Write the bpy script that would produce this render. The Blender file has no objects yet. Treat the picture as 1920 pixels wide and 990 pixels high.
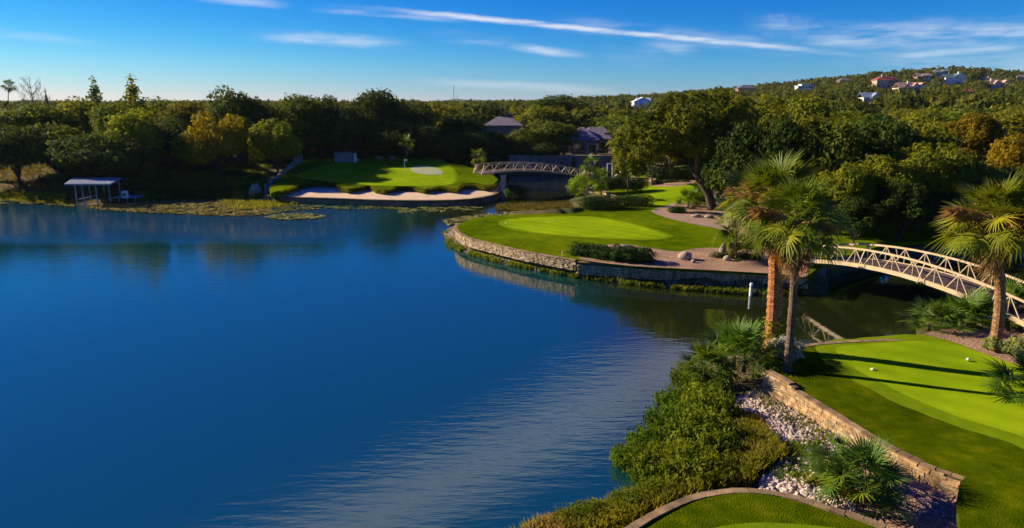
import bpy, bmesh, math, random
import numpy as np
from mathutils import Vector, Matrix, Euler
from mathutils.geometry import delaunay_2d_cdt

C = bpy.context.scene.collection
SC = bpy.context.scene
R = math.radians
rng = np.random.default_rng(7)
random.seed(7)

# ------------------------------------------------------------------ camera
CAM_H = 13.0
FPX = 1281.0                      # focal length in pixels of the 1920 px wide photograph
PITCH = math.atan(300.0 / FPX)
cam_d = bpy.data.cameras.new("camera")
cam_d.sensor_width = 36.0
cam_d.lens = 36.0 * FPX / 1920.0
cam_d.clip_start = 0.1
cam_d.clip_end = 20000.0
cam = bpy.data.objects.new("camera", cam_d)
C.objects.link(cam)
cam.location = (0, 0, CAM_H)
cam.rotation_euler = (math.pi / 2 - PITCH, 0, 0)
SC.camera = cam

# ------------------------------------------------------------------ light
SUN_EL = R(24.0)
SUN_AZ = math.atan2(-0.94, 0.34)          # clockwise from +Y, towards the sun
TO_SUN = Vector((math.cos(SUN_EL) * math.sin(SUN_AZ), math.cos(SUN_EL) * math.cos(SUN_AZ), math.sin(SUN_EL)))
sun_d = bpy.data.lights.new("sun", 'SUN')
sun_d.energy = 5.0
sun_d.angle = R(0.55)
sun_d.color = (1.0, 0.84, 0.62)
sun = bpy.data.objects.new("sun", sun_d)
C.objects.link(sun)
sun.rotation_euler = TO_SUN.to_track_quat('Z', 'Y').to_euler()

SC.view_settings.view_transform = 'Standard'
SC.view_settings.look = 'None'
SC.view_settings.gamma = 1.0
SC.view_settings.exposure = 0.95
SC.cycles.max_bounces = 7
SC.cycles.diffuse_bounces = 2
SC.cycles.glossy_bounces = 3
SC.cycles.transmission_bounces = 3
SC.cycles.volume_bounces = 0
SC.cycles.caustics_reflective = False
SC.cycles.caustics_refractive = False
SC.cycles.use_denoising = True


def pixdir(u, v):
    cp, sp = math.cos(PITCH), math.sin(PITCH)
    return Vector((u - 960.0, FPX * cp + (495.0 - v) * sp, -FPX * sp + (495.0 - v) * cp))


def P(u, v, z=0.0):
    """world point on the level z that stands where the photograph has pixel (u, v)"""
    d = pixdir(u, v)
    t = (z - CAM_H) / d.z
    return Vector((d.x * t, d.y * t, z))


def PY(u, v, y):
    d = pixdir(u, v)
    t = y / d.y
    return Vector((d.x * t, y, CAM_H + d.z * t))


# ------------------------------------------------------------------ sky
world = bpy.data.worlds.new("World")
SC.world = world
world.use_nodes = True
wn, wl = world.node_tree.nodes, world.node_tree.links
wn.clear()


def wnode(t, **kw):
    n = wn.new(t)
    for k, val in kw.items():
        setattr(n, k, val)
    return n


def wmath(op, a, b=None, c=None, clamp=False):
    n = wn.new('ShaderNodeMath')
    n.operation = op
    n.use_clamp = clamp
    for i, s in enumerate((a, b, c)):
        if s is None:
            continue
        if isinstance(s, (int, float)):
            n.inputs[i].default_value = s
        else:
            wl.new(s, n.inputs[i])
    return n.outputs[0]


def wdot(vec, n3):
    n = wn.new('ShaderNodeVectorMath')
    n.operation = 'DOT_PRODUCT'
    wl.new(vec, n.inputs[0])
    n.inputs[1].default_value = n3
    return n.outputs['Value']


def wsmooth(val, a, b):
    n = wn.new('ShaderNodeMapRange')
    n.interpolation_type = 'SMOOTHSTEP'
    n.inputs['From Min'].default_value = a
    n.inputs['From Max'].default_value = b
    wl.new(val, n.inputs['Value'])
    return n.outputs['Result']


sky = wnode('ShaderNodeTexSky', sky_type='NISHITA')
sky.sun_disc = False
sky.sun_elevation = SUN_EL
sky.sun_rotation = SUN_AZ
sky.altitude = 200
sky.air_density = 1.0
sky.dust_density = 0.0
sky.ozone_density = 4.0
hs = wnode('ShaderNodeHueSaturation')
hs.inputs['Saturation'].default_value = 1.35
hs.inputs['Value'].default_value = 1.0
wl.new(sky.outputs[0], hs.inputs['Color'])
sepc = wnode('ShaderNodeSeparateColor')
cmbc = wnode('ShaderNodeCombineColor')
wl.new(hs.outputs[0], sepc.inputs[0])
SKYC = cmbc.outputs[0]
tc = wnode('ShaderNodeTexCoord')
nrm = wnode('ShaderNodeVectorMath', operation='NORMALIZE')
wl.new(tc.outputs['Generated'], nrm.inputs[0])
DIR = nrm.outputs[0]
ntex = wnode('ShaderNodeTexNoise')
ntex.inputs['Scale'].default_value = 9.0
ntex.inputs['Detail'].default_value = 7.0
ntex.inputs['Roughness'].default_value = 0.62
mp = wnode('ShaderNodeMapping')
mp.inputs['Rotation'].default_value = (0, R(-6), R(8))
mp.inputs['Scale'].default_value = (1.0, 1.4, 9.0)
wl.new(DIR, mp.inputs['Vector'])
wl.new(mp.outputs[0], ntex.inputs['Vector'])
NOI = ntex.outputs['Fac']
nt2 = wnode('ShaderNodeTexNoise')
nt2.inputs['Scale'].default_value = 26.0
nt2.inputs['Detail'].default_value = 6.0
nt2.inputs['Roughness'].default_value = 0.6
mp2 = wnode('ShaderNodeMapping')
mp2.inputs['Scale'].default_value = (1.0, 1.0, 2.2)
wl.new(DIR, mp2.inputs['Vector'])
wl.new(mp2.outputs[0], nt2.inputs['Vector'])
NO2 = nt2.outputs['Fac']
# deep polarised blue: each channel of the clear sky on its own curve
KS = 0.109
for ch, fac, pw in ((0, 0.82, 2.1), (1, 0.80, 1.32), (2, 1.0, 0.74)):
    pv_ = wmath('POWER', wmath('MULTIPLY', wmath('MAXIMUM', sepc.outputs[ch], 0.0), KS), pw)
    wl.new(wmath('MULTIPLY', pv_, fac / KS), cmbc.inputs[ch])
CLOUD = None


def streak(p1, p2, w, dens, ends=(0.08, 0.08), lo=0.35, hi=0.65, wob=0.006, noise=None, dirs=None):
    """a streak of cirrus along the great circle through two view directions; w is its half width in radians"""
    global CLOUD
    d1, d2 = dirs if dirs else (pixdir(*p1).normalized(), pixdir(*p2).normalized())
    n = d1.cross(d2).normalized()
    mid = (d1 + d2).normalized()
    along = n.cross(mid).normalized()
    half = d1.angle(d2) / 2
    across = wdot(DIR, n)
    across = wmath('ADD', across, wmath('MULTIPLY', wmath('SUBTRACT', NO2, 0.5), wob * 6))
    a = wsmooth(wmath('ABSOLUTE', across), w, 0.0)
    s = wmath('ABSOLUTE', wdot(DIR, along))
    e = wsmooth(s, math.sin(half), math.sin(max(half - ends[0], 0.001)))
    f = wsmooth(wdot(DIR, mid), 0.0, 0.1)
    t = wsmooth(noise or NOI, lo, hi)
    m = wmath('MULTIPLY', wmath('MULTIPLY', a, e), wmath('MULTIPLY', t, f))
    m = wmath('MULTIPLY', m, dens)
    CLOUD = m if CLOUD is None else wmath('MAXIMUM', CLOUD, m)


streak((560, 2), (1720, 114), 0.0060, 0.75, (0.25, 0), 0.22, 0.62, 0.0008)
streak((1000, 38), (1560, 100), 0.016, 0.30, (0.1, 0), 0.30, 0.75, 0.002)
streak((1480, 70), (2100, 62), 0.024, 0.52, (0.06, 0), 0.30, 0.68, 0.003)
streak((1500, 96), (2100, 88), 0.026, 0.26, (0.1, 0), 0.35, 0.75, 0.003)
streak((930, 84), (1120, 106), 0.0085, 0.55, (0.07, 0), 0.2, 0.6, 0.0012)
streak((440, 62), (800, 86), 0.012, 0.55, (0.1, 0), 0.25, 0.68, 0.002)
streak((340, -8), (560, 12), 0.008, 0.40, (0.06, 0), 0.2, 0.6, 0.001)
streak((-200, 40), (220, 84), 0.008, 0.25, (0.1, 0), 0.2, 0.6, 0.001)
streak((1380, 40), (1640, 66), 0.016, 0.34, (0.06, 0), 0.3, 0.7, 0.006)
streak((1560, 120), (2050, 128), 0.018, 0.30, (0.08, 0), 0.35, 0.7, 0.004)
streak((1180, 70), (1330, 92), 0.020, 0.34, (0.04, 0), 0.3, 0.7, 0.006)
streak((1640, 108), (1960, 84), 0.007, 0.42, (0.05, 0), 0.2, 0.6, 0.001)
streak((560, 16), (900, 40), 0.006, 0.30, (0.08, 0), 0.2, 0.6, 0.001)
streak((760, 152), (1200, 172), 0.010, 0.30, (0.1, 0), 0.2, 0.6, 0.001)
streak((1060, 66), (1330, 122), 0.03, 0.16, (0.08, 0), 0.4, 0.8, 0.003)
streak((780, 62), (1000, 84), 0.012, 0.22, (0.07, 0), 0.3, 0.7, 0.002)


def skydir(az, el):
    return Vector((math.sin(R(az)) * math.cos(R(el)), math.cos(R(az)) * math.cos(R(el)), math.sin(R(el))))


# the high cirrus sheet overhead that the near water mirrors
_n = skydir(-22, 35.2).cross(skydir(13.4, 21.8))
_el = lambda a: math.degrees(math.atan(-(_n.x * math.sin(R(a)) + _n.y * math.cos(R(a))) / _n.z))
streak(None, None, 0.080, 0.52, (0.22, 0), 0.0, 0.42, 0.004, noise=NOI, dirs=(skydir(-40, _el(-40)), skydir(26, _el(26))))

mixc = wnode('ShaderNodeMix', data_type='RGBA')
wl.new(CLOUD, mixc.inputs['Factor'])
wl.new(SKYC, mixc.inputs['A'])
mixc.inputs['B'].default_value = (8.0, 8.3, 8.9, 1)
bgn = wnode('ShaderNodeBackground')
bgn.inputs['Strength'].default_value = 0.058
wl.new(mixc.outputs['Result'], bgn.inputs['Color'])
outw = wnode('ShaderNodeOutputWorld')
wl.new(bgn.outputs[0], outw.inputs['Surface'])

# ------------------------------------------------------------------ materials


def new_mat(name):
    m = bpy.data.materials.new(name)
    m.use_nodes = True
    nt = m.node_tree
    nt.nodes.clear()
    out = nt.nodes.new('ShaderNodeOutputMaterial')
    return m, nt, out


def lk(nt, a, b):
    nt.links.new(a, b)


def noise_mat(name, stops, scale=3.0, rough=0.8, bump=0.0, bscale=20.0, detail=6.0, stretch=(1, 1, 1), coord='Object',
              spec=0.3, tint=False, bdist=0.02, stops2=None, scale2=0.3, metallic=0.0, stripes=False):
    """stops: list of (position, rgb)"""
    m, nt, out = new_mat(name)
    N = nt.nodes
    t = N.new('ShaderNodeTexCoord')
    mpn = N.new('ShaderNodeMapping')
    mpn.inputs['Scale'].default_value = stretch
    if coord == 'World':
        g = N.new('ShaderNodeNewGeometry')
        lk(nt, g.outputs['Position'], mpn.inputs[0])
    else:
        lk(nt, t.outputs[coord], mpn.inputs[0])
    nz = N.new('ShaderNodeTexNoise')
    nz.inputs['Scale'].default_value = scale
    nz.inputs['Detail'].default_value = detail
    nz.inputs['Roughness'].default_value = 0.62
    lk(nt, mpn.outputs[0], nz.inputs['Vector'])
    cr = N.new('ShaderNodeValToRGB')
    el = cr.color_ramp.elements
    el[0].position, el[0].color = stops[0][0], (*stops[0][1], 1)
    el[1].position, el[1].color = stops[-1][0], (*stops[-1][1], 1)
    for p_, c_ in stops[1:-1]:
        e_ = el.new(p_)
        e_.color = (*c_, 1)
    lk(nt, nz.outputs['Fac'], cr.inputs[0])
    col = cr.outputs[0]
    if stops2:
        nz2 = N.new('ShaderNodeTexNoise')
        nz2.inputs['Scale'].default_value = scale2
        nz2.inputs['Detail'].default_value = 4
        lk(nt, mpn.outputs[0], nz2.inputs['Vector'])
        cr2 = N.new('ShaderNodeValToRGB')
        e2 = cr2.color_ramp.elements
        e2[0].position, e2[0].color = stops2[0][0], (*stops2[0][1], 1)
        e2[1].position, e2[1].color = stops2[-1][0], (*stops2[-1][1], 1)
        lk(nt, nz2.outputs['Fac'], cr2.inputs[0])
        mx = N.new('ShaderNodeMix')
        mx.data_type = 'RGBA'
        mx.blend_type = 'MULTIPLY'
        mx.inputs['Factor'].default_value = 1.0
        lk(nt, col, mx.inputs['A'])
        lk(nt, cr2.outputs[0], mx.inputs['B'])
        col = mx.outputs['Result']
    if stripes:      # mowing bands
        wv = N.new('ShaderNodeTexWave')
        wv.bands_direction = 'DIAGONAL'
        wv.inputs['Scale'].default_value = 0.30
        wv.inputs['Distortion'].default_value = 1.5
        wv.inputs['Detail Scale'].default_value = 0.4
        lk(nt, mpn.outputs[0], wv.inputs['Vector'])
        mr_ = N.new('ShaderNodeMapRange')
        mr_.inputs['To Min'].default_value = 0.92
        mr_.inputs['To Max'].default_value = 1.06
        lk(nt, wv.outputs['Fac'], mr_.inputs['Value'])
        vm = N.new('ShaderNodeVectorMath')
        vm.operation = 'SCALE'
        lk(nt, col, vm.inputs[0])
        lk(nt, mr_.outputs[0], vm.inputs['Scale'])
        col = vm.outputs[0]
    if tint:
        oi = N.new('ShaderNodeObjectInfo')
        mx = N.new('ShaderNodeMix')
        mx.data_type = 'RGBA'
        mx.blend_type = 'MULTIPLY'
        mx.inputs['Factor'].default_value = 1.0
        lk(nt, col, mx.inputs['A'])
        lk(nt, oi.outputs['Color'], mx.inputs['B'])
        col = mx.outputs['Result']
    b = N.new('ShaderNodeBsdfPrincipled')
    b.inputs['Roughness'].default_value = rough
    b.inputs['Specular IOR Level'].default_value = spec
    b.inputs['Metallic'].default_value = metallic
    lk(nt, col, b.inputs['Base Color'])
    if bump:
        nb = N.new('ShaderNodeTexNoise')
        nb.inputs['Scale'].default_value = bscale
        nb.inputs['Detail'].default_value = 4
        lk(nt, mpn.outputs[0], nb.inputs['Vector'])
        bp = N.new('ShaderNodeBump')
        bp.inputs['Strength'].default_value = bump
        bp.inputs['Distance'].default_value = bdist
        lk(nt, nb.outputs['Fac'], bp.inputs['Height'])
        lk(nt, bp.outputs[0], b.inputs['Normal'])
    lk(nt, b.outputs[0], out.inputs['Surface'])
    return m


def leaf_mat(name, c1, c2, scale=1.2, trans=0.35, rough=0.7, spec=0.06, tint=True, tcol=None):
    """leaves: diffuse + translucent, colour varied in clumps by noise and per tree by the object colour"""
    m, nt, out = new_mat(name)
    N = nt.nodes
    t = N.new('ShaderNodeTexCoord')
    nz = N.new('ShaderNodeTexNoise')
    nz.inputs['Scale'].default_value = scale
    nz.inputs['Detail'].default_value = 8
    nz.inputs['Roughness'].default_value = 0.75
    lk(nt, t.outputs['Object'], nz.inputs['Vector'])
    cr = N.new('ShaderNodeValToRGB')
    cr.color_ramp.elements[0].position = 0.36
    cr.color_ramp.elements[1].position = 0.66
    cr.color_ramp.elements[0].color = (*c1, 1)
    cr.color_ramp.elements[1].color = (*c2, 1)
    lk(nt, nz.outputs['Fac'], cr.inputs[0])
    col = cr.outputs[0]
    if tint:
        oi = N.new('ShaderNodeObjectInfo')
        mx = N.new('ShaderNodeMix')
        mx.data_type = 'RGBA'
        mx.blend_type = 'MULTIPLY'
        mx.inputs['Factor'].default_value = 1.0
        lk(nt, col, mx.inputs['A'])
        lk(nt, oi.outputs['Color'], mx.inputs['B'])
        col = mx.outputs['Result']
    b = N.new('ShaderNodeBsdfPrincipled')
    b.inputs['Roughness'].default_value = rough
    b.inputs['Specular IOR Level'].default_value = spec
    lk(nt, col, b.inputs['Base Color'])
    tr = N.new('ShaderNodeBsdfTranslucent')
    mg = N.new('ShaderNodeMix')
    mg.data_type = 'RGBA'
    mg.blend_type = 'MULTIPLY'
    mg.inputs['Factor'].default_value = 1.0
    mg.inputs['B'].default_value = (1.7, 1.5, 0.5, 1)
    lk(nt, col, mg.inputs['A'])
    lk(nt, mg.outputs['Result'], tr.inputs['Color'])
    ms = N.new('ShaderNodeMixShader')
    ms.inputs[0].default_value = trans
    lk(nt, b.outputs[0], ms.inputs[1])
    lk(nt, tr.outputs[0], ms.inputs[2])
    lk(nt, ms.outputs[0], out.inputs['Surface'])
    return m


def flat_mat(name, c, rough=0.6, var=0.12, scale=4.0, bump=0.0, spec=0.3, tint=False, metallic=0.0):
    lo = tuple(x * (1 - var) for x in c)
    hi = tuple(min(1, x * (1 + var)) for x in c)
    return noise_mat(name, [(0.35, lo), (0.65, hi)], scale=scale, rough=rough, bump=bump, spec=spec, tint=tint, metallic=metallic)


M = {}
M['leaf'] = leaf_mat('oak_leaves', (0.034, 0.058, 0.009), (0.155, 0.175, 0.018), 0.55)
M['leaf_far'] = leaf_mat('far_leaves', (0.030, 0.050, 0.008), (0.135, 0.140, 0.018), 0.10, tint=False)
M['bark'] = noise_mat('bark', [(0.3, (0.030, 0.022, 0.016)), (0.7, (0.11, 0.085, 0.062))], 3, 0.9, 0.6, 9, stretch=(1, 1, 0.25))
M['palm_leaf'] = leaf_mat('palm_leaves', (0.036, 0.080, 0.006), (0.165, 0.220, 0.018), 1.6, 0.28, 0.5, 0.16)
M['palm_dead'] = leaf_mat('dry_palm_leaves', (0.22, 0.12, 0.045), (0.46, 0.29, 0.13), 2.5, 0.25, 0.8, 0.1)
M['palm_bark'] = noise_mat('palm_bark', [(0.3, (0.07, 0.040, 0.020)), (0.5, (0.24, 0.135, 0.062)), (0.72, (0.46, 0.30, 0.16))], 5.0, 0.9, 1.0, 8,
                           stretch=(1, 1, 2.6), tint=True, bdist=0.05)
M['shrub_leaf'] = leaf_mat('shrub_leaves', (0.045, 0.085, 0.008), (0.170, 0.205, 0.018), 1.2, 0.35)
M['hedge_leaf'] = leaf_mat('hedge_leaves', (0.012, 0.032, 0.006), (0.050, 0.085, 0.016), 2.0, 0.2)
M['grass_blade'] = leaf_mat('grass_blades', (0.07, 0.11, 0.012), (0.26, 0.24, 0.04), 0.7, 0.4)
M['pad'] = leaf_mat('lily_pads', (0.05, 0.07, 0.012), (0.34, 0.30, 0.10), 2.2, 0.1, 0.6)
M['lawn'] = noise_mat('lawn_grass', [(0.30, (0.070, 0.125, 0.002)), (0.52, (0.125, 0.180, 0.002)), (0.72, (0.190, 0.220, 0.003))], 0.9, 0.9, 0.9, 30,
                      8, coord='World', stops2=[(0.35, (0.60, 0.66, 0.5)), (0.68, (1.12, 1.08, 1.0))], scale2=0.13, spec=0.0, bdist=0.05)
M['rough'] = noise_mat('rough_grass', [(0.30, (0.040, 0.072, 0.001)), (0.52, (0.078, 0.112, 0.001)), (0.72, (0.140, 0.152, 0.003))], 1.6, 0.95, 1.0,
                       22, 8, coord='World', stops2=[(0.35, (0.62, 0.68, 0.55)), (0.68, (1.2, 1.12, 1.0))], scale2=0.22, spec=0.0, bdist=0.08)
M['green'] = noise_mat('putting_green_grass', [(0.3, (0.180, 0.285, 0.004)), (0.7, (0.268, 0.362, 0.006))], 0.6, 0.9, 0.25, 40, 8, coord='World',
                       stops2=[(0.35, (0.80, 0.84, 0.8)), (0.68, (1.12, 1.08, 1.0))], scale2=0.22, stripes=True, spec=0.0, bdist=0.01)
M['fringe'] = noise_mat('fringe_grass', [(0.3, (0.110, 0.180, 0.003)), (0.7, (0.180, 0.240, 0.005))], 1.2, 0.9, 0.6, 30, 8, coord='World', spec=0.0, bdist=0.03)
M['soil'] = noise_mat('bank_soil', [(0.30, (0.025, 0.040, 0.008)), (0.46, (0.060, 0.078, 0.018)), (0.60, (0.15, 0.11, 0.05)), (0.74, (0.24, 0.17, 0.09))],
                      0.22, 0.95, 0.9, 6, 9, coord='World', spec=0.05, bdist=0.15)
M['sand'] = noise_mat('bunker_sand', [(0.3, (0.56, 0.39, 0.23)), (0.7, (0.72, 0.54, 0.35))], 1.0, 0.9, 0.3, 14, coord='World', spec=0.05)
M['pale_sand'] = noise_mat('pale_sand', [(0.3, (0.26, 0.29, 0.14)), (0.7, (0.38, 0.40, 0.22))], 1.0, 0.9, 0.3, 14, coord='World', spec=0.05)
M['gravel'] = noise_mat('pea_gravel', [(0.32, (0.13, 0.075, 0.045)), (0.5, (0.34, 0.21, 0.13)), (0.66, (0.62, 0.45, 0.31))], 11, 0.95, 1.0, 14, 6,
                        coord='World', stops2=[(0.35, (0.75, 0.72, 0.7)), (0.65, (1.1, 1.06, 1.0))], scale2=0.5, spec=0.1, bdist=0.06)
M['path'] = noise_mat('path_concrete', [(0.3, (0.25, 0.155, 0.11)), (0.7, (0.36, 0.24, 0.175))], 1.2, 0.9, 0.2, 20, coord='World')
M['stone'] = noise_mat('limestone', [(0.28, (0.13, 0.080, 0.038)), (0.5, (0.36, 0.235, 0.115)), (0.72, (0.58, 0.42, 0.23))], 3.6, 0.9, 0.7, 14,
                       coord='World', tint=True, bdist=0.03)
M['stone_face'] = noise_mat('weathered_limestone', [(0.30, (0.14, 0.095, 0.050)), (0.45, (0.33, 0.235, 0.125)), (0.62, (0.56, 0.43, 0.25)), (0.75, (0.68, 0.56, 0.36))],
                            1.7, 0.9, 0.7, 14, coord='World', stretch=(1.5, 1.5, 0.5), bdist=0.03)
M['mortar'] = noise_mat('mortar', [(0.3, (0.05, 0.04, 0.028)), (0.7, (0.13, 0.10, 0.07))], 5, 0.95, 0.4, 20, coord='World')
M['cap'] = noise_mat('coping_stone', [(0.3, (0.12, 0.075, 0.035)), (0.7, (0.38, 0.25, 0.12))], 1.8, 0.9, 0.5, 16, coord='World', tint=True)
M['rock'] = noise_mat('pale_rock', [(0.3, (0.24, 0.185, 0.14)), (0.7, (0.60, 0.50, 0.41))], 3.0, 0.85, 0.7, 9, tint=True, coord='Object')
M['boulder'] = noise_mat('boulder', [(0.3, (0.20, 0.145, 0.10)), (0.55, (0.38, 0.29, 0.21)), (0.72, (0.50, 0.40, 0.29))], 1.8, 0.85, 0.5, 7, coord='Object')
M['cream_steel'] = noise_mat('cream_painted_steel', [(0.3, (0.38, 0.28, 0.155)), (0.7, (0.54, 0.41, 0.24))], 1.5, 0.55, coord='World', spec=0.4)
M['deck'] = noise_mat('deck_boards', [(0.3, (0.065, 0.040, 0.028)), (0.7, (0.17, 0.115, 0.080))], 3, 0.8, 0.4, 12, coord='World')
M['concrete'] = noise_mat('concrete', [(0.3, (0.22, 0.20, 0.17)), (0.7, (0.40, 0.37, 0.32))], 1.4, 0.9, 0.3, 12, coord='World')
M['dark_concrete'] = noise_mat('dark_grey_concrete', [(0.3, (0.11, 0.11, 0.11)), (0.7, (0.24, 0.24, 0.24))], 0.8, 0.9, 0.3, 12, coord='World', stretch=(1, 1, 0.3))  # darker grey concrete with tone drawn out vertically
M['white'] = flat_mat('white_paint', (0.78, 0.77, 0.74), 0.5, 0.05)
M['wood_grey'] = noise_mat('grey_boards', [(0.3, (0.17, 0.175, 0.18)), (0.7, (0.34, 0.34, 0.34))], 2, 0.85, 0.3, 10, coord='Object', stretch=(3, 3, 0.4))
M['metal_roof'] = noise_mat('metal_roof', [(0.3, (0.52, 0.56, 0.62)), (0.7, (0.68, 0.72, 0.78))], 2, 0.35, coord='Object', metallic=0.3, spec=0.5)
M['glass'] = flat_mat('window_glass', (0.02, 0.03, 0.035), 0.06, 0.1, spec=0.8)
M['roof_slate'] = noise_mat('slate_roof', [(0.3, (0.11, 0.09, 0.09)), (0.7, (0.26, 0.215, 0.21))], 2.5, 0.8, 0.5, 9, coord='Object')
M['dark_trim'] = flat_mat('dark_trim', (0.035, 0.028, 0.024), 0.6)
M['tan_wall'] = flat_mat('tan_stucco', (0.28, 0.22, 0.16), 0.9, 0.15)
M['marker'] = flat_mat('marker_paint', (0.80, 0.74, 0.42), 0.5, 0.05)
M['red'] = flat_mat('red_plastic', (0.45, 0.02, 0.03), 0.4)


# ------------------------------------------------------------------ mesh helpers
def np_mesh(name, V, F, mat=None, smooth=False):
    """V (n,3) array, F (m,k) array of one face size"""
    V = np.asarray(V, dtype=np.float32)
    F = np.asarray(F, dtype=np.int32)
    me = bpy.data.meshes.new(name)
    me.vertices.add(len(V))
    me.vertices.foreach_set('co', V.ravel())
    m_, k = F.shape
    me.loops.add(m_ * k)
    me.loops.foreach_set('vertex_index', F.ravel())
    me.polygons.add(m_)
    me.polygons.foreach_set('loop_start', np.arange(0, m_ * k, k, dtype=np.int32))
    if smooth:
        me.polygons.foreach_set('use_smooth', np.ones(m_, dtype=bool))
    me.update(calc_edges=True)
    if mat:
        me.materials.append(mat)
    return me


class MB:
    """collects boxes, tubes and quads, then links them as one mesh"""

    def __init__(s):
        s.v, s.f = [], []

    def add(s, verts, faces):
        n = len(s.v)
        s.v += [tuple(p) for p in verts]
        s.f += [tuple(i + n for i in f) for f in faces]

    def box(s, c, d, rot=None, jit=0.0):
        vs = []
        for z in (-.5, .5):
            for x, y in ((-.5, -.5), (.5, -.5), (.5, .5), (-.5, .5)):
                p = Vector((x * d[0] + random.uniform(-jit, jit), y * d[1] + random.uniform(-jit, jit), z * d[2] + random.uniform(-jit, jit)))
                if rot is not None:
                    p = rot @ p
                vs.append(p + Vector(c))
        s.add(vs, [(3, 2, 1, 0), (4, 5, 6, 7), (0, 1, 5, 4), (1, 2, 6, 5), (2, 3, 7, 6), (3, 0, 4, 7)])

    def bar(s, a, b, w, h=None, up=Vector((0, 0, 1))):
        a, b = Vector(a), Vector(b)
        h = h or w
        d = (b - a)
        L = d.length
        if L < 1e-6:
            return
        d.normalize()
        if abs(d.dot(up)) > 0.98:
            up = Vector((0, 1, 0))
        x = d.cross(up).normalized()
        z = x.cross(d).normalized()
        rot = Matrix((x, d, z)).transposed()
        s.box((a + b) / 2, (w, L, h), rot)

    def tube(s, pts, radii, n=8, cap=True):
        pts = [Vector(p) for p in pts]
        rings = []
        for i, p in enumerate(pts):
            d = (pts[min(i + 1, len(pts) - 1)] - pts[max(i - 1, 0)])
            d.normalize()
            ref = Vector((1, 0, 0)) if abs(d.x) < 0.8 else Vector((0, 1, 0))
            x = d.cross(ref).normalized()
            y = d.cross(x).normalized()
            rings.append([p + (x * math.cos(2 * math.pi * k / n) + y * math.sin(2 * math.pi * k / n)) * radii[i] for k in range(n)])
        vs = [q for r_ in rings for q in r_]
        fs = []
        for i in range(len(pts) - 1):
            for k in range(n):
                a, b = i * n + k, i * n + (k + 1) % n
                fs.append((a, a + n, b + n, b))
        if cap:
            fs.append(tuple(range(n)))
            fs.append(tuple(reversed(range((len(pts) - 1) * n, len(pts) * n))))
        s.add(vs, fs)

    def mesh(s, name, mat, smooth=False):
        me = bpy.data.meshes.new(name)
        me.from_pydata(s.v, [], s.f)
        if smooth:
            me.polygons.foreach_set('use_smooth', [True] * len(me.polygons))
        me.update()
        me.materials.append(mat)
        return me

    def build(s, name, mat, parent=None, loc=(0, 0, 0), smooth=False, kind=None):
        return obj(name, s.mesh(name, mat, smooth), parent, loc, kind=kind)


def obj(name, me, parent=None, loc=(0, 0, 0), rot=None, scale=None, kind=None):
    o = bpy.data.objects.new(name, me)
    C.objects.link(o)
    o.parent = parent
    o.location = loc
    if rot is not None:
        o.rotation_euler = rot
    if scale is not None:
        o.scale = scale
    if kind:
        o['kind'] = kind
    return o


def tag(o, label=None, cat=None, group=None, kind=None):
    if label:
        o['label'] = label
    if cat:
        o['category'] = cat
    if group:
        o['group'] = group
    if kind:
        o['kind'] = kind
    return o


def thing(name, label, cat, loc=(0, 0, 0), rz=0.0, group=None, scale=None):
    o = bpy.data.objects.new(name, None)
    C.objects.link(o)
    o.empty_display_size = 0.2
    o.location = loc
    o.rotation_euler = (0, 0, rz)
    if scale is not None:
        o.scale = scale
    return tag(o, label, cat, group)


def sd_poly(x, y, poly):
    """signed distance, negative inside"""
    x = np.asarray(x, float)
    y = np.asarray(y, float)
    d = np.full(x.shape, 1e12)
    ins = np.zeros(x.shape, bool)
    n = len(poly)
    for i in range(n):
        ax, ay = poly[i][0], poly[i][1]
        bx, by = poly[(i + 1) % n][0], poly[(i + 1) % n][1]
        ex, ey = bx - ax, by - ay
        wx, wy = x - ax, y - ay
        t = np.clip((wx * ex + wy * ey) / (ex * ex + ey * ey + 1e-12), 0, 1)
        d = np.minimum(d, (wx - ex * t) ** 2 + (wy - ey * t) ** 2)
        cnd = ((ay > y) != (by > y))
        xs = ax + (y - ay) * ex / (ey if abs(ey) > 1e-9 else 1e-9)
        ins ^= cnd & (x < xs)
    d = np.sqrt(d)
    return np.where(ins, -d, d)


def sm(a, b, x):
    t = np.clip((np.asarray(x, float) - a) / (b - a), 0, 1)
    return t * t * (3 - 2 * t)


def catmull(pts, closed=True, n=6):
    """smooth a polyline of 2-D/3-D points"""
    out = []
    L = len(pts)
    rngi = range(L) if closed else range(L - 1)
    for i in rngi:
        p0 = Vector(pts[(i - 1) % L] if closed else pts[max(i - 1, 0)])
        p1 = Vector(pts[i])
        p2 = Vector(pts[(i + 1) % L] if closed else pts[min(i + 1, L - 1)])
        p3 = Vector(pts[(i + 2) % L] if closed else pts[min(i + 2, L - 1)])
        for k in range(n):
            t = k / n
            out.append(0.5 * ((2 * p1) + (p2 - p0) * t + (2 * p0 - 5 * p1 + 4 * p2 - p3) * t * t + (3 * p1 - p0 - 3 * p2 + p3) * t ** 3))
    if not closed:
        out.append(Vector(pts[-1]))
    return out


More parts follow.
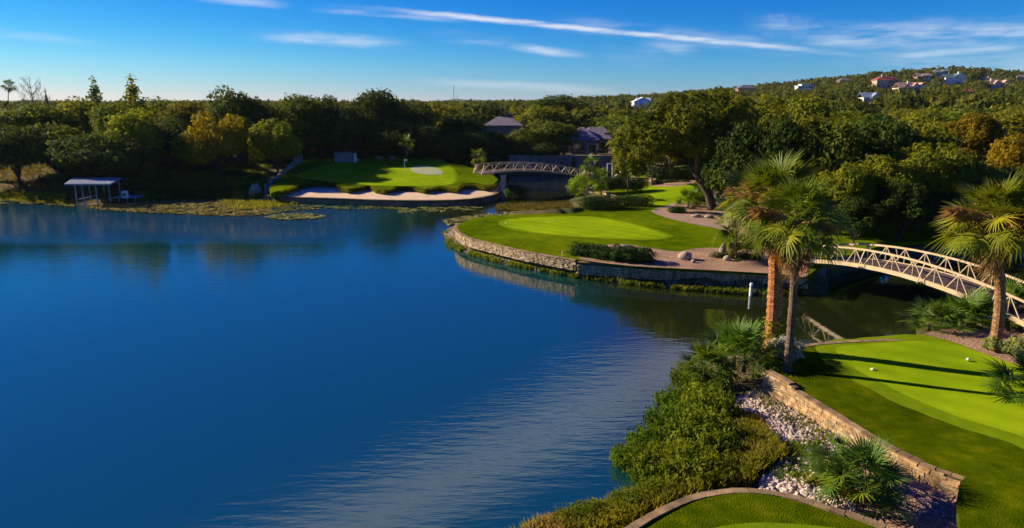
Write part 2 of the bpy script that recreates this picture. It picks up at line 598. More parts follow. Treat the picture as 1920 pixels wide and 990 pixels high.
# ------------------------------------------------------------------ layout: shorelines and terraces
W0 = lambda *a: [P(u, v, 0.0) for u, v in a]
V3 = lambda x, y: Vector((x, y, 0))
LAKE = ([V3(-400, -80), V3(-400, 101), V3(-160, 99)] +
        W0((0, 372), (60, 377), (130, 382), (190, 384), (260, 376), (350, 372), (430, 371), (480, 371), (500, 376), (560, 380), (640, 383), (760, 385), (840, 383),
           (900, 377), (938, 366)) +
        [V3(-1.6, 108), V3(-2.5, 120), V3(-3, 129), V3(20, 129), V3(19, 118), V3(12.5, 106)] +
        W0((1095, 362), (1068, 376), (1078, 392), (1000, 401), (930, 408), (870, 417), (842, 428), (834, 442), (848, 461), (890, 479), (940, 493), (1000, 506),
           (1080, 520), (1180, 532), (1280, 542), (1400, 551), (1500, 552), (1548, 551)) +
        [V3(24.5, 51.5), V3(30, 54.5), V3(40, 57), V3(60, 60), V3(140, 64), V3(140, 46), V3(60, 42), V3(38, 40.5), V3(31, 39.5)] +
        W0((1745, 598), (1722, 612)) + [V3(21.5, 33.9), V3(17.5, 33.5), V3(14.6, 33.6), V3(12.6, 33.4)] +
        W0((1400, 662), (1330, 680), (1292, 712), (1300, 760), (1285, 830), (1240, 880), (1262, 905), (1225, 925), (1150, 950), (1060, 975), (980, 995), (900, 1050),
           (850, 1150)) +
        [V3(-3.0, 5), V3(-3, -80)])
LAKE = [Vector((p[0], p[1])) for p in LAKE]

IZ = 1.4      # peninsula lawn level
front_px = [(858, 420), (857, 427), (862, 436), (880, 446), (920, 456), (980, 470), (1040, 481), (1082, 488)]
front_px2 = [(1150, 495), (1215, 500), (1300, 504), (1400, 509), (1470, 513), (1514, 517)]
PEN = ([P(u, v, IZ) for u, v in front_px + front_px2] + [V3(24.0, 50.5), V3(32, 57), V3(48, 62), V3(60, 80), V3(50, 112), V3(24, 113)] +
       [P(u, v, IZ) for u, v in [(1165, 338), (1110, 345), (1100, 352), (1140, 362), (1158, 374), (1150, 384), (1090, 388), (1082, 397), (1040, 400), (990, 401), (930, 404),
                                 (885, 411)]])
PEN = [Vector((p[0], p[1])) for p in PEN]


def pen_h(x, y):
    return IZ + 0.9 * sm(74, 100, y) * sm(14, 24, x) + 0.25 * np.exp(-(((np.asarray(x) - 8) / 14) ** 2 + ((np.asarray(y) - 60) / 9) ** 2))


# left green
GR = [P(u, v, 1.6) for u, v in [(540, 352), (560, 350)]]
lip_px = [(524, 364), (540, 362), (560, 355), (572, 351), (584, 348), (612, 349), (632, 350), (636, 357), (653, 361), (673, 358), (692, 354), (704, 361), (721, 363), (744, 358),
          (763, 356), (795, 362), (828, 358), (856, 361), (867, 354), (892, 353), (908, 356), (925, 355), (933, 349)]
GRN = ([P(u, v - 5.5, 1.5) for u, v in lip_px] + [P(u, v, 1.9) for u, v in [(934, 338), (922, 330), (905, 324)]] +
       [P(u, v, 3.1) for u, v in [(880, 308), (830, 302), (760, 298), (680, 297), (600, 298), (565, 300)]] + [P(540, 322, 2.3), P(505, 352, 1.7), P(508, 362, 1.55)])
GRN = [Vector((p[0], p[1])) for p in GRN]
gy0 = P(720, 358, 1.55).y
gy1 = P(720, 300, 3.1).y


def gr_h(x, y):
    t = np.clip((np.asarray(y, float) - gy0) / (gy1 - gy0), -0.12, 1.3)
    return 1.62 + 1.5 * t + 0.12 * np.sin(np.asarray(x) * 0.35) * np.clip(t * 3, 0, 1)


WALLB_px = [(498, 366), (560, 370), (627, 372), (710, 375), (795, 376), (850, 375), (890, 372), (922, 366), (938, 357), (941, 347)]
WALLB = [P(u, v, 0.8) for u, v in WALLB_px]
SANDP = [Vector((p[0], p[1])) for p in ([P(u, v, 0.8) for u, v in WALLB_px] + [P(u, v, 0.95) for u, v in [(936, 338), (900, 345), (800, 350), (700, 348), (600, 342), (535, 352), (512, 362)]])]


def sand_h(x, y):
    d = np.abs(sd_poly(x, y, [Vector((p.x, p.y)) for p in WALLB] + [Vector((WALLB[-1].x, 200)), Vector((WALLB[0].x, 200))]))
    return 0.80 + np.clip(d * 0.035, 0, 0.22)


# tee terrace on the right
TZ = 1.5
tee_wall_px = [(1440, 702), (1470, 718), (1520, 748), (1580, 785), (1650, 828), (1720, 862), (1770, 880), (1812, 894)]
TEE = ([P(u, v, TZ) for u, v in [(1432, 668), (1452, 656), (1500, 649), (1560, 643), (1640, 639), (1705, 637), (1742, 636)]] + [V3(27, 34), V3(45, 34), V3(45, 5), V3(14.0, 5)] +
       [P(u, v, TZ) for u, v in [(1830, 1100), (1800, 990), (1793, 940), (1800, 905)]] + [P(u, v, TZ) for u, v in reversed(tee_wall_px)])
TEE = [Vector((p[0], p[1])) for p in TEE]
# terrace at the very bottom
curb_px = [(1130, 1030), (1195, 985), (1250, 955), (1300, 935), (1350, 925), (1400, 922), (1450, 927), (1500, 938), (1560, 957), (1600, 968), (1660, 990), (1760, 1040)]
BZ = 1.65
BOT = [P(u, v, BZ) for u, v in curb_px] + [V3(16, 4), V3(-1.5, 4)]
BOT = [Vector((p[0], p[1])) for p in BOT]


def const_h(z):
    return lambda x, y: np.full(np.shape(x), z, float) + 0.04 * np.sin(np.asarray(x) * 0.7) * np.sin(np.asarray(y) * 0.6)


tee_h, bot_h = const_h(TZ), const_h(BZ)
# hill
HX = np.array([-3000, -400, -60, 20, 56, 112, 178, 243, 281, 309, 337, 365, 389, 417, 450, 600, 900, 1400, 3000], float)
HZ = np.array([2, 2, 2, 3, 6, 8, 14, 20, 24, 27, 30, 32.5, 34, 31, 30, 28, 18, 8, 4], float)


def vnoise(x, y, s, seed=0):
    x = np.asarray(x, float) / s
    y = np.asarray(y, float) / s
    return (np.sin(x * 1.3 + seed + 1.7 * np.sin(y * 0.9 + seed)) + np.sin(y * 1.7 - seed * 2 + 1.3 * np.sin(x * 1.1)) + 0.5 * np.sin(2.3 * x + 3.1 * y + seed)) / 2.5


def ground_h(x, y):
    x = np.asarray(x, float)
    y = np.asarray(y, float)
    sd = sd_poly(x, y, LAKE)
    s = np.clip(sd, 0, None)
    near = 0.06 + 0.74 * (1 - np.exp(-s / np.where(y > 38, 1.1, 2.6)))
    far = 0.10 + 4.2 * (1 - np.exp(-s / 17.0)) + 0.35 * vnoise(x, y, 9) * sm(2, 14, s)
    w = sm(44, 70, y)
    h = near * (1 - w) + far * w
    az = np.where(y > 30, x / np.maximum(y, 30) * 620.0, 0)
    hill = np.interp(az, HX, HZ) * np.interp(y, [130, 300, 430, 480, 560, 640, 760, 1200, 2000], [0, .24, .44, .53, .71, 1, 1, .5, .1])
    h = h + hill + 1.2 * vnoise(x, y, 60, 2) * sm(200, 400, y)
    h = np.where(sd < 0, np.maximum(-1.6, 0.06 + sd * 0.45), h)
    for poly, hf, off in ((PEN, pen_h, 0.16), (GRN, gr_h, 0.9), (SANDP, sand_h, 0.25), (TEE, tee_h, 0.16), (BOT, bot_h, 0.16)):
        q = sd_poly(x, y, poly)
        tgt = hf(x, y) - off
        t = sm(-0.12, -0.32, q)
        h = np.where(q < -0.12, h * (1 - t) + tgt * t, h)
    return h


def gh(x, y):
    return float(ground_h(np.array([x]), np.array([y]))[0])


def hit(u, v, ymax=2500):
    """first terrain point seen at pixel (u, v)"""
    d = pixdir(u, v)
    ys = np.concatenate([np.arange(8, 150, 0.25), np.arange(150, ymax, 4.0)])
    t = ys / d.y
    x, z = d.x * t, CAM_H + d.z * t
    g = ground_h(x, ys)
    i = np.argmax(z < g) if np.any(z < g) else len(ys) - 1
    return Vector((x[i], ys[i], g[i]))


# ground sheet
az = np.concatenate([np.linspace(-180, -50, 40)[:-1], np.arange(-50, 50, 0.25), np.linspace(50, 180, 40)])
rad = np.concatenate([np.arange(2, 62, 0.27), np.arange(62, 150, 0.8)])
r_ = rad[-1]
ext = []
while r_ < 9000:
    r_ *= 1.035
    ext.append(r_)
rad = np.concatenate([rad, ext])
A, RR = np.meshgrid(np.radians(az), rad, indexing='ij')
X, Y = np.sin(A) * RR, np.cos(A) * RR
Zg = ground_h(X.ravel(), Y.ravel()).reshape(X.shape)
na, nr = X.shape
Vg = np.stack([X.ravel(), Y.ravel(), Zg.ravel()], 1)
ii, jj = np.meshgrid(np.arange(na - 1), np.arange(nr - 1), indexing='ij')
a_ = (ii * nr + jj).ravel()
Fg = np.stack([a_, a_ + 1, a_ + nr + 1, a_ + nr], 1)[:, ::-1]
keep = ~((Vg[Fg][:, :, 2].max(1) < -1.0))
ground = obj('ground', np_mesh('ground', Vg, Fg[keep], M['soil'], True))
tag(ground, 'earth banks and dry grass under the trees round the lake', kind='structure')

# lake
wm, nt, out = new_mat('lake_water')
N = nt.nodes
b = N.new('ShaderNodeBsdfPrincipled')
b.inputs['Base Color'].default_value = (0.004, 0.013, 0.012, 1)
b.inputs['Roughness'].default_value = 0.03
b.inputs['IOR'].default_value = 2.25
g = N.new('ShaderNodeNewGeometry')


def wav(scale, stretch, rot, detail=3.0):
    mpn = N.new('ShaderNodeMapping')
    mpn.inputs['Scale'].default_value = stretch
    mpn.inputs['Rotation'].default_value = (0, 0, rot)
    lk(nt, g.outputs['Position'], mpn.inputs[0])
    nz = N.new('ShaderNodeTexNoise')
    nz.inputs['Scale'].default_value = scale
    nz.inputs['Detail'].default_value = detail
    nz.inputs['Roughness'].default_value = 0.5
    lk(nt, mpn.outputs[0], nz.inputs['Vector'])
    return nz.outputs['Fac']


def nmath(nt, op, a, b=None, c=None):
    n = nt.nodes.new('ShaderNodeMath')
    n.operation = op
    for i, s in enumerate((a, b, c)):
        if s is None:
            continue
        if isinstance(s, (int, float)):
            n.inputs[i].default_value = s
        else:
            nt.links.new(s, n.inputs[i])
    return n.outputs[0]


def nrange(nt, v, a, b_, c=0.0, d=1.0):
    n = nt.nodes.new('ShaderNodeMapRange')
    n.interpolation_type = 'SMOOTHSTEP'
    for k, val in zip(('From Min', 'From Max', 'To Min', 'To Max'), (a, b_, c, d)):
        n.inputs[k].default_value = val
    nt.links.new(v, n.inputs['Value'])
    return n.outputs['Result']


w1 = wav(1.0, (0.55, 2.2, 1), R(8), 3)
w2 = wav(3.2, (0.5, 1.6, 1), R(-14), 3)
patch = wav(0.035, (0.7, 1.6, 1), R(10), 3)
sep = N.new('ShaderNodeSeparateXYZ')
lk(nt, g.outputs['Position'], sep.inputs[0])
# a breeze roughens the far left of the lake; the channel behind the peninsula lies calm
breeze = nmath(nt, 'MULTIPLY', nrange(nt, sep.outputs['X'], -12.0, -26.0), nrange(nt, sep.outputs['Y'], 63.0, 71.0))
breeze = nmath(nt, 'MULTIPLY', breeze, nrange(nt, patch, 0.22, 0.42))
calm = nrange(nt, sep.outputs['X'], 4.0, 12.0)
st = nmath(nt, 'ADD', nmath(nt, 'MULTIPLY', breeze, 6.5), nmath(nt, 'MULTIPLY', nrange(nt, patch, 0.35, 0.65), 0.30))
st = nmath(nt, 'ADD', st, 0.28)
st = nmath(nt, 'MULTIPLY', st, nmath(nt, 'SUBTRACT', 1.0, nmath(nt, 'MULTIPLY', calm, 0.72)))
hgt = nmath(nt, 'ADD', nmath(nt, 'MULTIPLY', w1, 0.6), nmath(nt, 'MULTIPLY', w2, 0.22))
hgt = nmath(nt, 'MULTIPLY', hgt, st)
bp = N.new('ShaderNodeBump')
bp.inputs['Strength'].default_value = 1.0
bp.inputs['Distance'].default_value = 0.045
lk(nt, hgt, bp.inputs['Height'])
lk(nt, bp.outputs[0], b.inputs['Normal'])
# open water blue green; tree reflections and shade painted into the colour as olive
refl_tint = nmath(nt, 'MAXIMUM', nrange(nt, sep.outputs['X'], 2.0, 9.0), nmath(nt, 'MULTIPLY', nrange(nt, sep.outputs['Y'], 60.0, 68.0), nrange(nt, sep.outputs['X'], -16.0, -6.0)))
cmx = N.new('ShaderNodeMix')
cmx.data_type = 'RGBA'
lk(nt, refl_tint, cmx.inputs['Factor'])
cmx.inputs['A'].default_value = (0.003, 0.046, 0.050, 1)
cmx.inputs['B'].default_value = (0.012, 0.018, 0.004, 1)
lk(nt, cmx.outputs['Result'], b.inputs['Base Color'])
lk(nt, b.outputs[0], out.inputs['Surface'])
gxs = np.linspace(-400, 140, 40)
gys = np.linspace(-80, 135, 30)
GX, GY = np.meshgrid(gxs, gys, indexing='ij')
ii, jj = np.meshgrid(np.arange(39), np.arange(29), indexing='ij')
a_ = (ii * 30 + jj).ravel()
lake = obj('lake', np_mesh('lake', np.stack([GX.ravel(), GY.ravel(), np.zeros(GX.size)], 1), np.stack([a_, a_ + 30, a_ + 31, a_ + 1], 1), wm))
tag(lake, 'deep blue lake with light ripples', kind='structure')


def sheet(name, poly, hf, off, mat, label, res=0.8, skirt=0.0, parent=None, smooth_n=0, wob=0.0):
    """a sheet over a polygon that follows a height function"""
    if smooth_n:
        poly = [Vector((p[0], p[1])) for p in catmull([(p[0], p[1], 0) for p in poly], True, smooth_n)]
    # resample the boundary
    pts = []
    n = len(poly)
    for i in range(n):
        a, b2 = poly[i], poly[(i + 1) % n]
        k = max(1, int((b2 - a).length / res))
        for j in range(k):
            q = a.lerp(b2, j / k)
            if wob:
                q = q + Vector((random.uniform(-wob, wob), random.uniform(-wob, wob)))
            pts.append(q)
    xs = np.array([p[0] for p in pts])
    ys = np.array([p[1] for p in pts])
    gx, gy = np.meshgrid(np.arange(xs.min(), xs.max(), res), np.arange(ys.min(), ys.max(), res))
    gx, gy = gx.ravel(), gy.ravel()
    ins = sd_poly(gx, gy, pts) < -res * 0.4
    inner = [Vector((a, b2)) for a, b2 in zip(gx[ins], gy[ins])]
    nb = len(pts)
    vo, eo, fo, *_ = delaunay_2d_cdt(list(pts) + inner, [(i, (i + 1) % nb) for i in range(nb)], [], 1, 1e-5)
    vx = np.array([p[0] for p in vo])
    vy = np.array([p[1] for p in vo])
    vz = hf(vx, vy) + off
    verts = [(x, y, z) for x, y, z in zip(vx, vy, vz)]
    faces = []
    for f in fo:
        a, b2, c2 = (Vector(verts[i][:2]) for i in f[:3])
        cx, cy = (a + b2 + c2) / 3
        if sd_poly(np.array([cx]), np.array([cy]), pts)[0] < 0:
            faces.append(tuple(f) if (b2 - a).cross(c2 - a) > 0 else tuple(reversed(f)))
    if skirt:
        base = len(verts)
        for p in pts:
            z = float(hf(np.array([p[0]]), np.array([p[1]]))[0]) + off
            verts.append((p[0], p[1], z))
            verts.append((p[0], p[1], z - skirt))
        for i in range(nb):
            a, b2 = base + 2 * i, base + 2 * ((i + 1) % nb)
            faces.append((a, a + 1, b2 + 1, b2))
    me = bpy.data.meshes.new(name)
    me.from_pydata(verts, [], faces)
    me.update()
    me.polygons.foreach_set('use_smooth', [True] * len(me.polygons))
    me.materials.append(mat)
    o = obj(name, me, parent)
    tag(o, label, kind='structure')
    return o


def sheet_px(name, px, z, hf, off, mat, label, **kw):
    return sheet(name, [Vector(P(u, v, z)[:2]) for u, v in px], hf, off, mat, label, **kw)


def green_px(name, px, z, hf, off, label, grow, smooth_n=4):
    pts = catmull([P(u, v, z) * 1.0 for u, v in px], True, smooth_n)
    pts = [Vector((p.x, p.y)) for p in pts]
    c = sum(pts, Vector((0, 0))) / len(pts)
    n = len(pts)
    big = []
    area = sum(pts[i].cross(pts[(i + 1) % n]) for i in range(n))
    for i in range(n):
        t = (pts[(i + 1) % n] - pts[i - 1]).normalized()
        o_ = Vector((t.y, -t.x)) * (1 if area > 0 else -1)
        big.append(pts[i] + o_ * grow * random.uniform(.9, 1.1))
    sheet('fringe', big, hf, off - .008, M['fringe'], 'slightly longer collar of grass round the ' + label)
    sheet(name, pts, hf, off, M['green'], label, wob=.03)


sheet('lawn', PEN, pen_h, 0.0, M['lawn'], 'mown lawn of the peninsula behind the curved stone wall', res=1.0, skirt=0.25)
green_px('putting_green', [(944, 415), (965, 408), (1046, 404), (1111, 405), (1175, 417), (1240, 438), (1250, 444), (1208, 449), (1111, 446), (1014, 438), (959, 426)], IZ + .2,
         pen_h, 0.03, 'bright oval tee green on the peninsula', 0.5)
sheet_px('gravel_bed', [(1085, 487), (1110, 470), (1160, 462), (1219, 469), (1267, 475), (1305, 469), (1348, 468), (1420, 472), (1500, 480), (1514, 518), (1470, 515), (1400, 511),
                        (1300, 506), (1215, 502), (1150, 497)], IZ, pen_h, 0.02, M['gravel'], 'pinkish gravel bed round the boulders on the peninsula', smooth_n=3)
sheet_px('path', [(1222, 397), (1232, 391), (1262, 382), (1276, 380), (1280, 384), (1262, 390), (1290, 400), (1340, 413), (1420, 425), (1420, 448), (1340, 430), (1280, 418), (1240, 406)],
         IZ, pen_h, 0.024, M['path'], 'reddish cart path curving past the leaning oak', smooth_n=3)
sheet_px('path', [(1340, 392), (1338, 372), (1342, 350), (1346, 338), (1366, 338), (1368, 350), (1364, 372), (1366, 395)], 1.9, pen_h, 0.024, M['path'],
         'brown path climbing away beside the oak trunk', smooth_n=2)
sheet_px('gravel_bed', [(1248, 388), (1290, 383), (1345, 388), (1390, 400), (1400, 422), (1340, 411), (1290, 398)], IZ, pen_h, 0.018, M['gravel'],
         'gravel bed round the foot of the leaning oak', smooth_n=3)
sheet_px('lawn', [(1165, 381), (1163, 372), (1175, 360), (1205, 352), (1225, 348), (1300, 350), (1300, 372), (1262, 384), (1225, 392)], IZ + .3, pen_h, 0.012, M['green'],
         'bright strip of lawn behind the long hedge', smooth_n=3)
sheet_px('gravel_bed', [(1222, 349), (1222, 343), (1250, 338), (1300, 338), (1300, 349), (1262, 352)], IZ + .5, pen_h, 0.03, M['gravel'], 'gravel border under the rounded grey shrubs', smooth_n=2)
sheet('lawn', GRN, gr_h, 0.0, M['lawn'], 'mown lawn sloping up round the far putting green', res=1.2, skirt=0.7)
green_px('putting_green', [(636, 341), (560, 335), (575, 328), (620, 318), (690, 309), (760, 306), (822, 311), (846, 322), (854, 334), (846, 343), (800, 346), (700, 345)], 2.0,
         gr_h, 0.03, 'bright far putting green half in tree shade', .4)
sheet_px('bunker', [(769, 315), (780, 312), (800, 312), (822, 316), (831, 320), (822, 323), (795, 323), (776, 320)], 2.75, gr_h, 0.06, M['pale_sand'], 'small pale greenish bunker beside the flag', smooth_n=4)
sheet('bunker', SANDP, sand_h, 0.0, M['sand'], 'long scalloped sand bunker below the far putting green', res=0.9)
sheet('lawn', TEE, tee_h, 0.0, M['rough'], 'darker rough lawn behind the golden stone wall', res=0.8, skirt=0.25)
green_px('tee_green', [(1570, 652), (1640, 645), (1740, 640), (1800, 650), (1920, 684), (2150, 730), (2150, 900), (1920, 820), (1800, 782), (1700, 742), (1625, 706), (1580, 676)], TZ, tee_h,
         0.02, 'bright mown tee strip crossed by palm shadows', .9)
sheet('lawn', BOT, bot_h, 0.0, M['rough'], 'lawn inside the curved kerb at the bottom', res=0.8, skirt=0.25)
sheet_px('tee_green', [(1290, 1008), (1380, 985), (1480, 984), (1600, 1000), (1600, 1060), (1290, 1060)], BZ, bot_h, 0.02, M['fringe'], 'mown strip inside the lawn at the bottom edge', smooth_n=3)
sheet_px('planting_bed', [(1745, 632), (1780, 640), (1830, 658), (1920, 690), (2100, 740), (2100, 600), (1900, 600), (1745, 622)], TZ, tee_h, 0.03, M['gravel'],
         'mulched bed under the right palm', smooth_n=2)

# ------------------------------------------------------------------ vegetation prototypes
def rand_unit(n):
    v = rng.normal(size=(n, 3))
    return v / np.linalg.norm(v, axis=1, keepdims=True)


def leaf_quads(Cn, Nn, size, aspect=0.6):
    """rhombic leaves centred at Cn with normals Nn; size (n,) or float"""
    n = len(Cn)
    ref = rand_unit(n)
    a = np.cross(Nn, ref)
    a /= np.linalg.norm(a, axis=1, keepdims=True) + 1e-9
    b2 = np.cross(Nn, a)
    s = np.broadcast_to(np.asarray(size, float), (n,))[:, None]
    V = np.stack([Cn - a * s, Cn - b2 * s * aspect, Cn + a * s, Cn + b2 * s * aspect], 1).reshape(-1, 3)
    F = np.arange(4 * n).reshape(n, 4)
    return V, F


def crown_leaves(blobs, n, size, outward=0.55, fill=0.25):
    """leaves spread over the skins of the blobs (centre, rx, rz)"""
    areas = np.array([b[1] ** 2 for b in blobs])
    cnt = rng.multinomial(n, areas / areas.sum())
    Cs, Ns = [], []
    for (c, rx, rz), k in zip(blobs, cnt):
        d = rand_unit(k)
        lump = 1 + 0.20 * np.sin(d[:, 0] * 6 + c[0] * 3) * np.sin(d[:, 1] * 6 + c[1] * 3) + 0.16 * np.sin(d[:, 2] * 9 + c[2] * 4 + d[:, 0] * 4)
        rr = (1 - fill * rng.random(k) ** 1.5) * lump + rng.normal(0, 0.04, k)
        p = d * rr[:, None] * np.array([rx, rx, rz]) + np.array(c)
        nn = d * outward + rand_unit(k) * (1 - outward) + np.array([0, 0, 0.18])
        nn /= np.linalg.norm(nn, axis=1, keepdims=True)
        Cs.append(p)
        Ns.append(nn)
    Cs, Ns = np.concatenate(Cs), np.concatenate(Ns)
    return leaf_quads(Cs, Ns, size * (0.6 + 0.8 * rng.random(len(Cs))))


def make_blobs(rx, rz, zc, nb, br, flat=0.72, seedoff=0, lo=-0.45):
    blobs = [(np.array([0, 0, zc]), rx * 0.55, rz * 0.60)]
    for i in range(nb):
        d = rand_unit(1)[0]
        while d[2] < lo:
            d = rand_unit(1)[0]
        k = rng.uniform(0.52, 0.80)
        c = np.array([d[0] * rx * k, d[1] * rx * k, zc + d[2] * rz * k])
        r = br * rng.uniform(0.65, 1.2)
        blobs.append((c, r, r * flat * rng.uniform(0.85, 1.15)))
    return blobs


def tree_proto(rx, height, nb, br, n, size, trunk_r=0.28, crown_low=0.22, lean=(0, 0), nlimb=6, flat=0.72, shape=1.0):
    """returns (crown mesh, trunk mesh); the tree is height tall, 2*rx wide, its foot at the origin"""
    zlo = height * crown_low
    rz = (height - zlo) / 2
    zc = zlo + rz
    bl = make_blobs(rx, rz, zc, nb, br, flat)
    if shape != 1.0:          # narrower towards the top
        bl = [(np.array([c[0] * (1 - shape * (c[2] - zlo) / (2 * rz)), c[1] * (1 - shape * (c[2] - zlo) / (2 * rz)), c[2]]), r * (1 - 0.5 * shape * (c[2] - zlo) / (2 * rz)), q)
              for c, r, q in bl]
    bl = [(c + np.array([lean[0], lean[1], 0]), r, q) for c, r, q in bl]
    V, F = crown_leaves(bl, n, size)
    V[:, 2] = np.maximum(V[:, 2], height * 0.04)
    cm = np_mesh('crown', V, F, M['leaf'])
    t = MB()
    fork = Vector((lean[0] * 0.45, lean[1] * 0.45, zlo * 1.15))
    t.tube([(0, 0, -0.6), (lean[0] * 0.05, lean[1] * 0.05, 0.15), Vector((lean[0] * .2, lean[1] * .2, zlo * 0.5)), fork], [trunk_r * 1.5, trunk_r * 1.12, trunk_r * .95, trunk_r * .85], 9)
    for i in range(nlimb):
        c = bl[1 + (i % (len(bl) - 1))][0]
        end = Vector(c)
        mid = fork.lerp(end, 0.5) + Vector((random.uniform(-.4, .4), random.uniform(-.4, .4), random.uniform(0.1, .7)))
        t.tube([fork - Vector((0, 0, .2)), mid, end], [trunk_r * .6, trunk_r * .38, trunk_r * .12], 6)
        for k in range(2):
            e2 = end + Vector((random.uniform(-1, 1), random.uniform(-1, 1), random.uniform(-.2, 1))) * br * 0.8
            t.tube([mid, mid.lerp(e2, .5) + Vector((0, 0, .2)), e2], [trunk_r * .28, trunk_r * .18, trunk_r * .05], 5)
    return cm, t.mesh('trunk', M['bark'], True)


OAK = [tree_proto(4.6, 9.0, 22, 1.75, 10500, 0.20, crown_low=.12) for _ in range(6)]            # 9.2 m wide, 9 m tall
BUSHY = [tree_proto(3.4, 8.0, 22, 1.05, 8000, 0.17, 0.18, 0.12, flat=0.95) for _ in range(3)]
FARO = [tree_proto(4.2, 7.6, 13, 1.8, 1700, 0.42, 0.22, 0.15, nlimb=3) for _ in range(5)]
NEARO = [tree_proto(4.2, 8.6, 34, 1.25, 22000, 0.145, 0.22, 0.10, nlimb=9) for _ in range(3)]
POPLAR = [tree_proto(2.2, 9.0, 18, 0.62, 1500, 0.16, 0.10, 0.15, nlimb=14, flat=1.2, shape=0.5)]

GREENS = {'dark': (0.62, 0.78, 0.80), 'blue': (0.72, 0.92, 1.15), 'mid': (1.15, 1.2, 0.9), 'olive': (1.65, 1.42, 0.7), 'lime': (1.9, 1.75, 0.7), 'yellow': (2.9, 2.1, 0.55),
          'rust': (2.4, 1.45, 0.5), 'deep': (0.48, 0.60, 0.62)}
PROTO = {'oak': (OAK, 4.6, 9.0, 'oak_tree'), 'bushy': (BUSHY, 3.4, 8.0, 'leafy_tree'), 'far': (FARO, 4.2, 7.6, 'oak_tree'), 'near': (NEARO, 4.2, 8.6, 'leafy_tree'),
         'poplar': (POPLAR, 2.2, 9.0, 'slender_tree')}


def put_tree(kind, x, y, zg, w, h, col, label, group=None, cat='tree', name=None, parts=True):
    protos, rx, hh, nm = PROTO[kind]
    cm, tm = random.choice(protos)
    s = w / (2 * rx)
    root = thing(name or nm, label, cat, (x, y, zg), random.uniform(0, 6.28), group, (s, s * random.uniform(.92, 1.08), h / hh))
    c = obj('crown', cm, root)
    j = [random.uniform(.85, 1.15) for _ in range(3)]
    g_ = GREENS[col]
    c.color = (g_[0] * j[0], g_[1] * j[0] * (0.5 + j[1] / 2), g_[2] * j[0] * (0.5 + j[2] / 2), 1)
    if parts:
        obj('trunk', tm, root)
    return root


def tree_px(kind, u, vtop, wpx, y, col, label, group=None, cat='tree', name=None, vbase=None):
    """a tree at depth y under pixel column u whose crown tops out at pixel row vtop"""
    top = PY(u, vtop, y)
    zg = gh(top.x, y)
    w = wpx * y / FPX
    h = top.z - zg
    return put_tree(kind, top.x, y, zg - 0.05, w, h, col, label, group, cat, name)


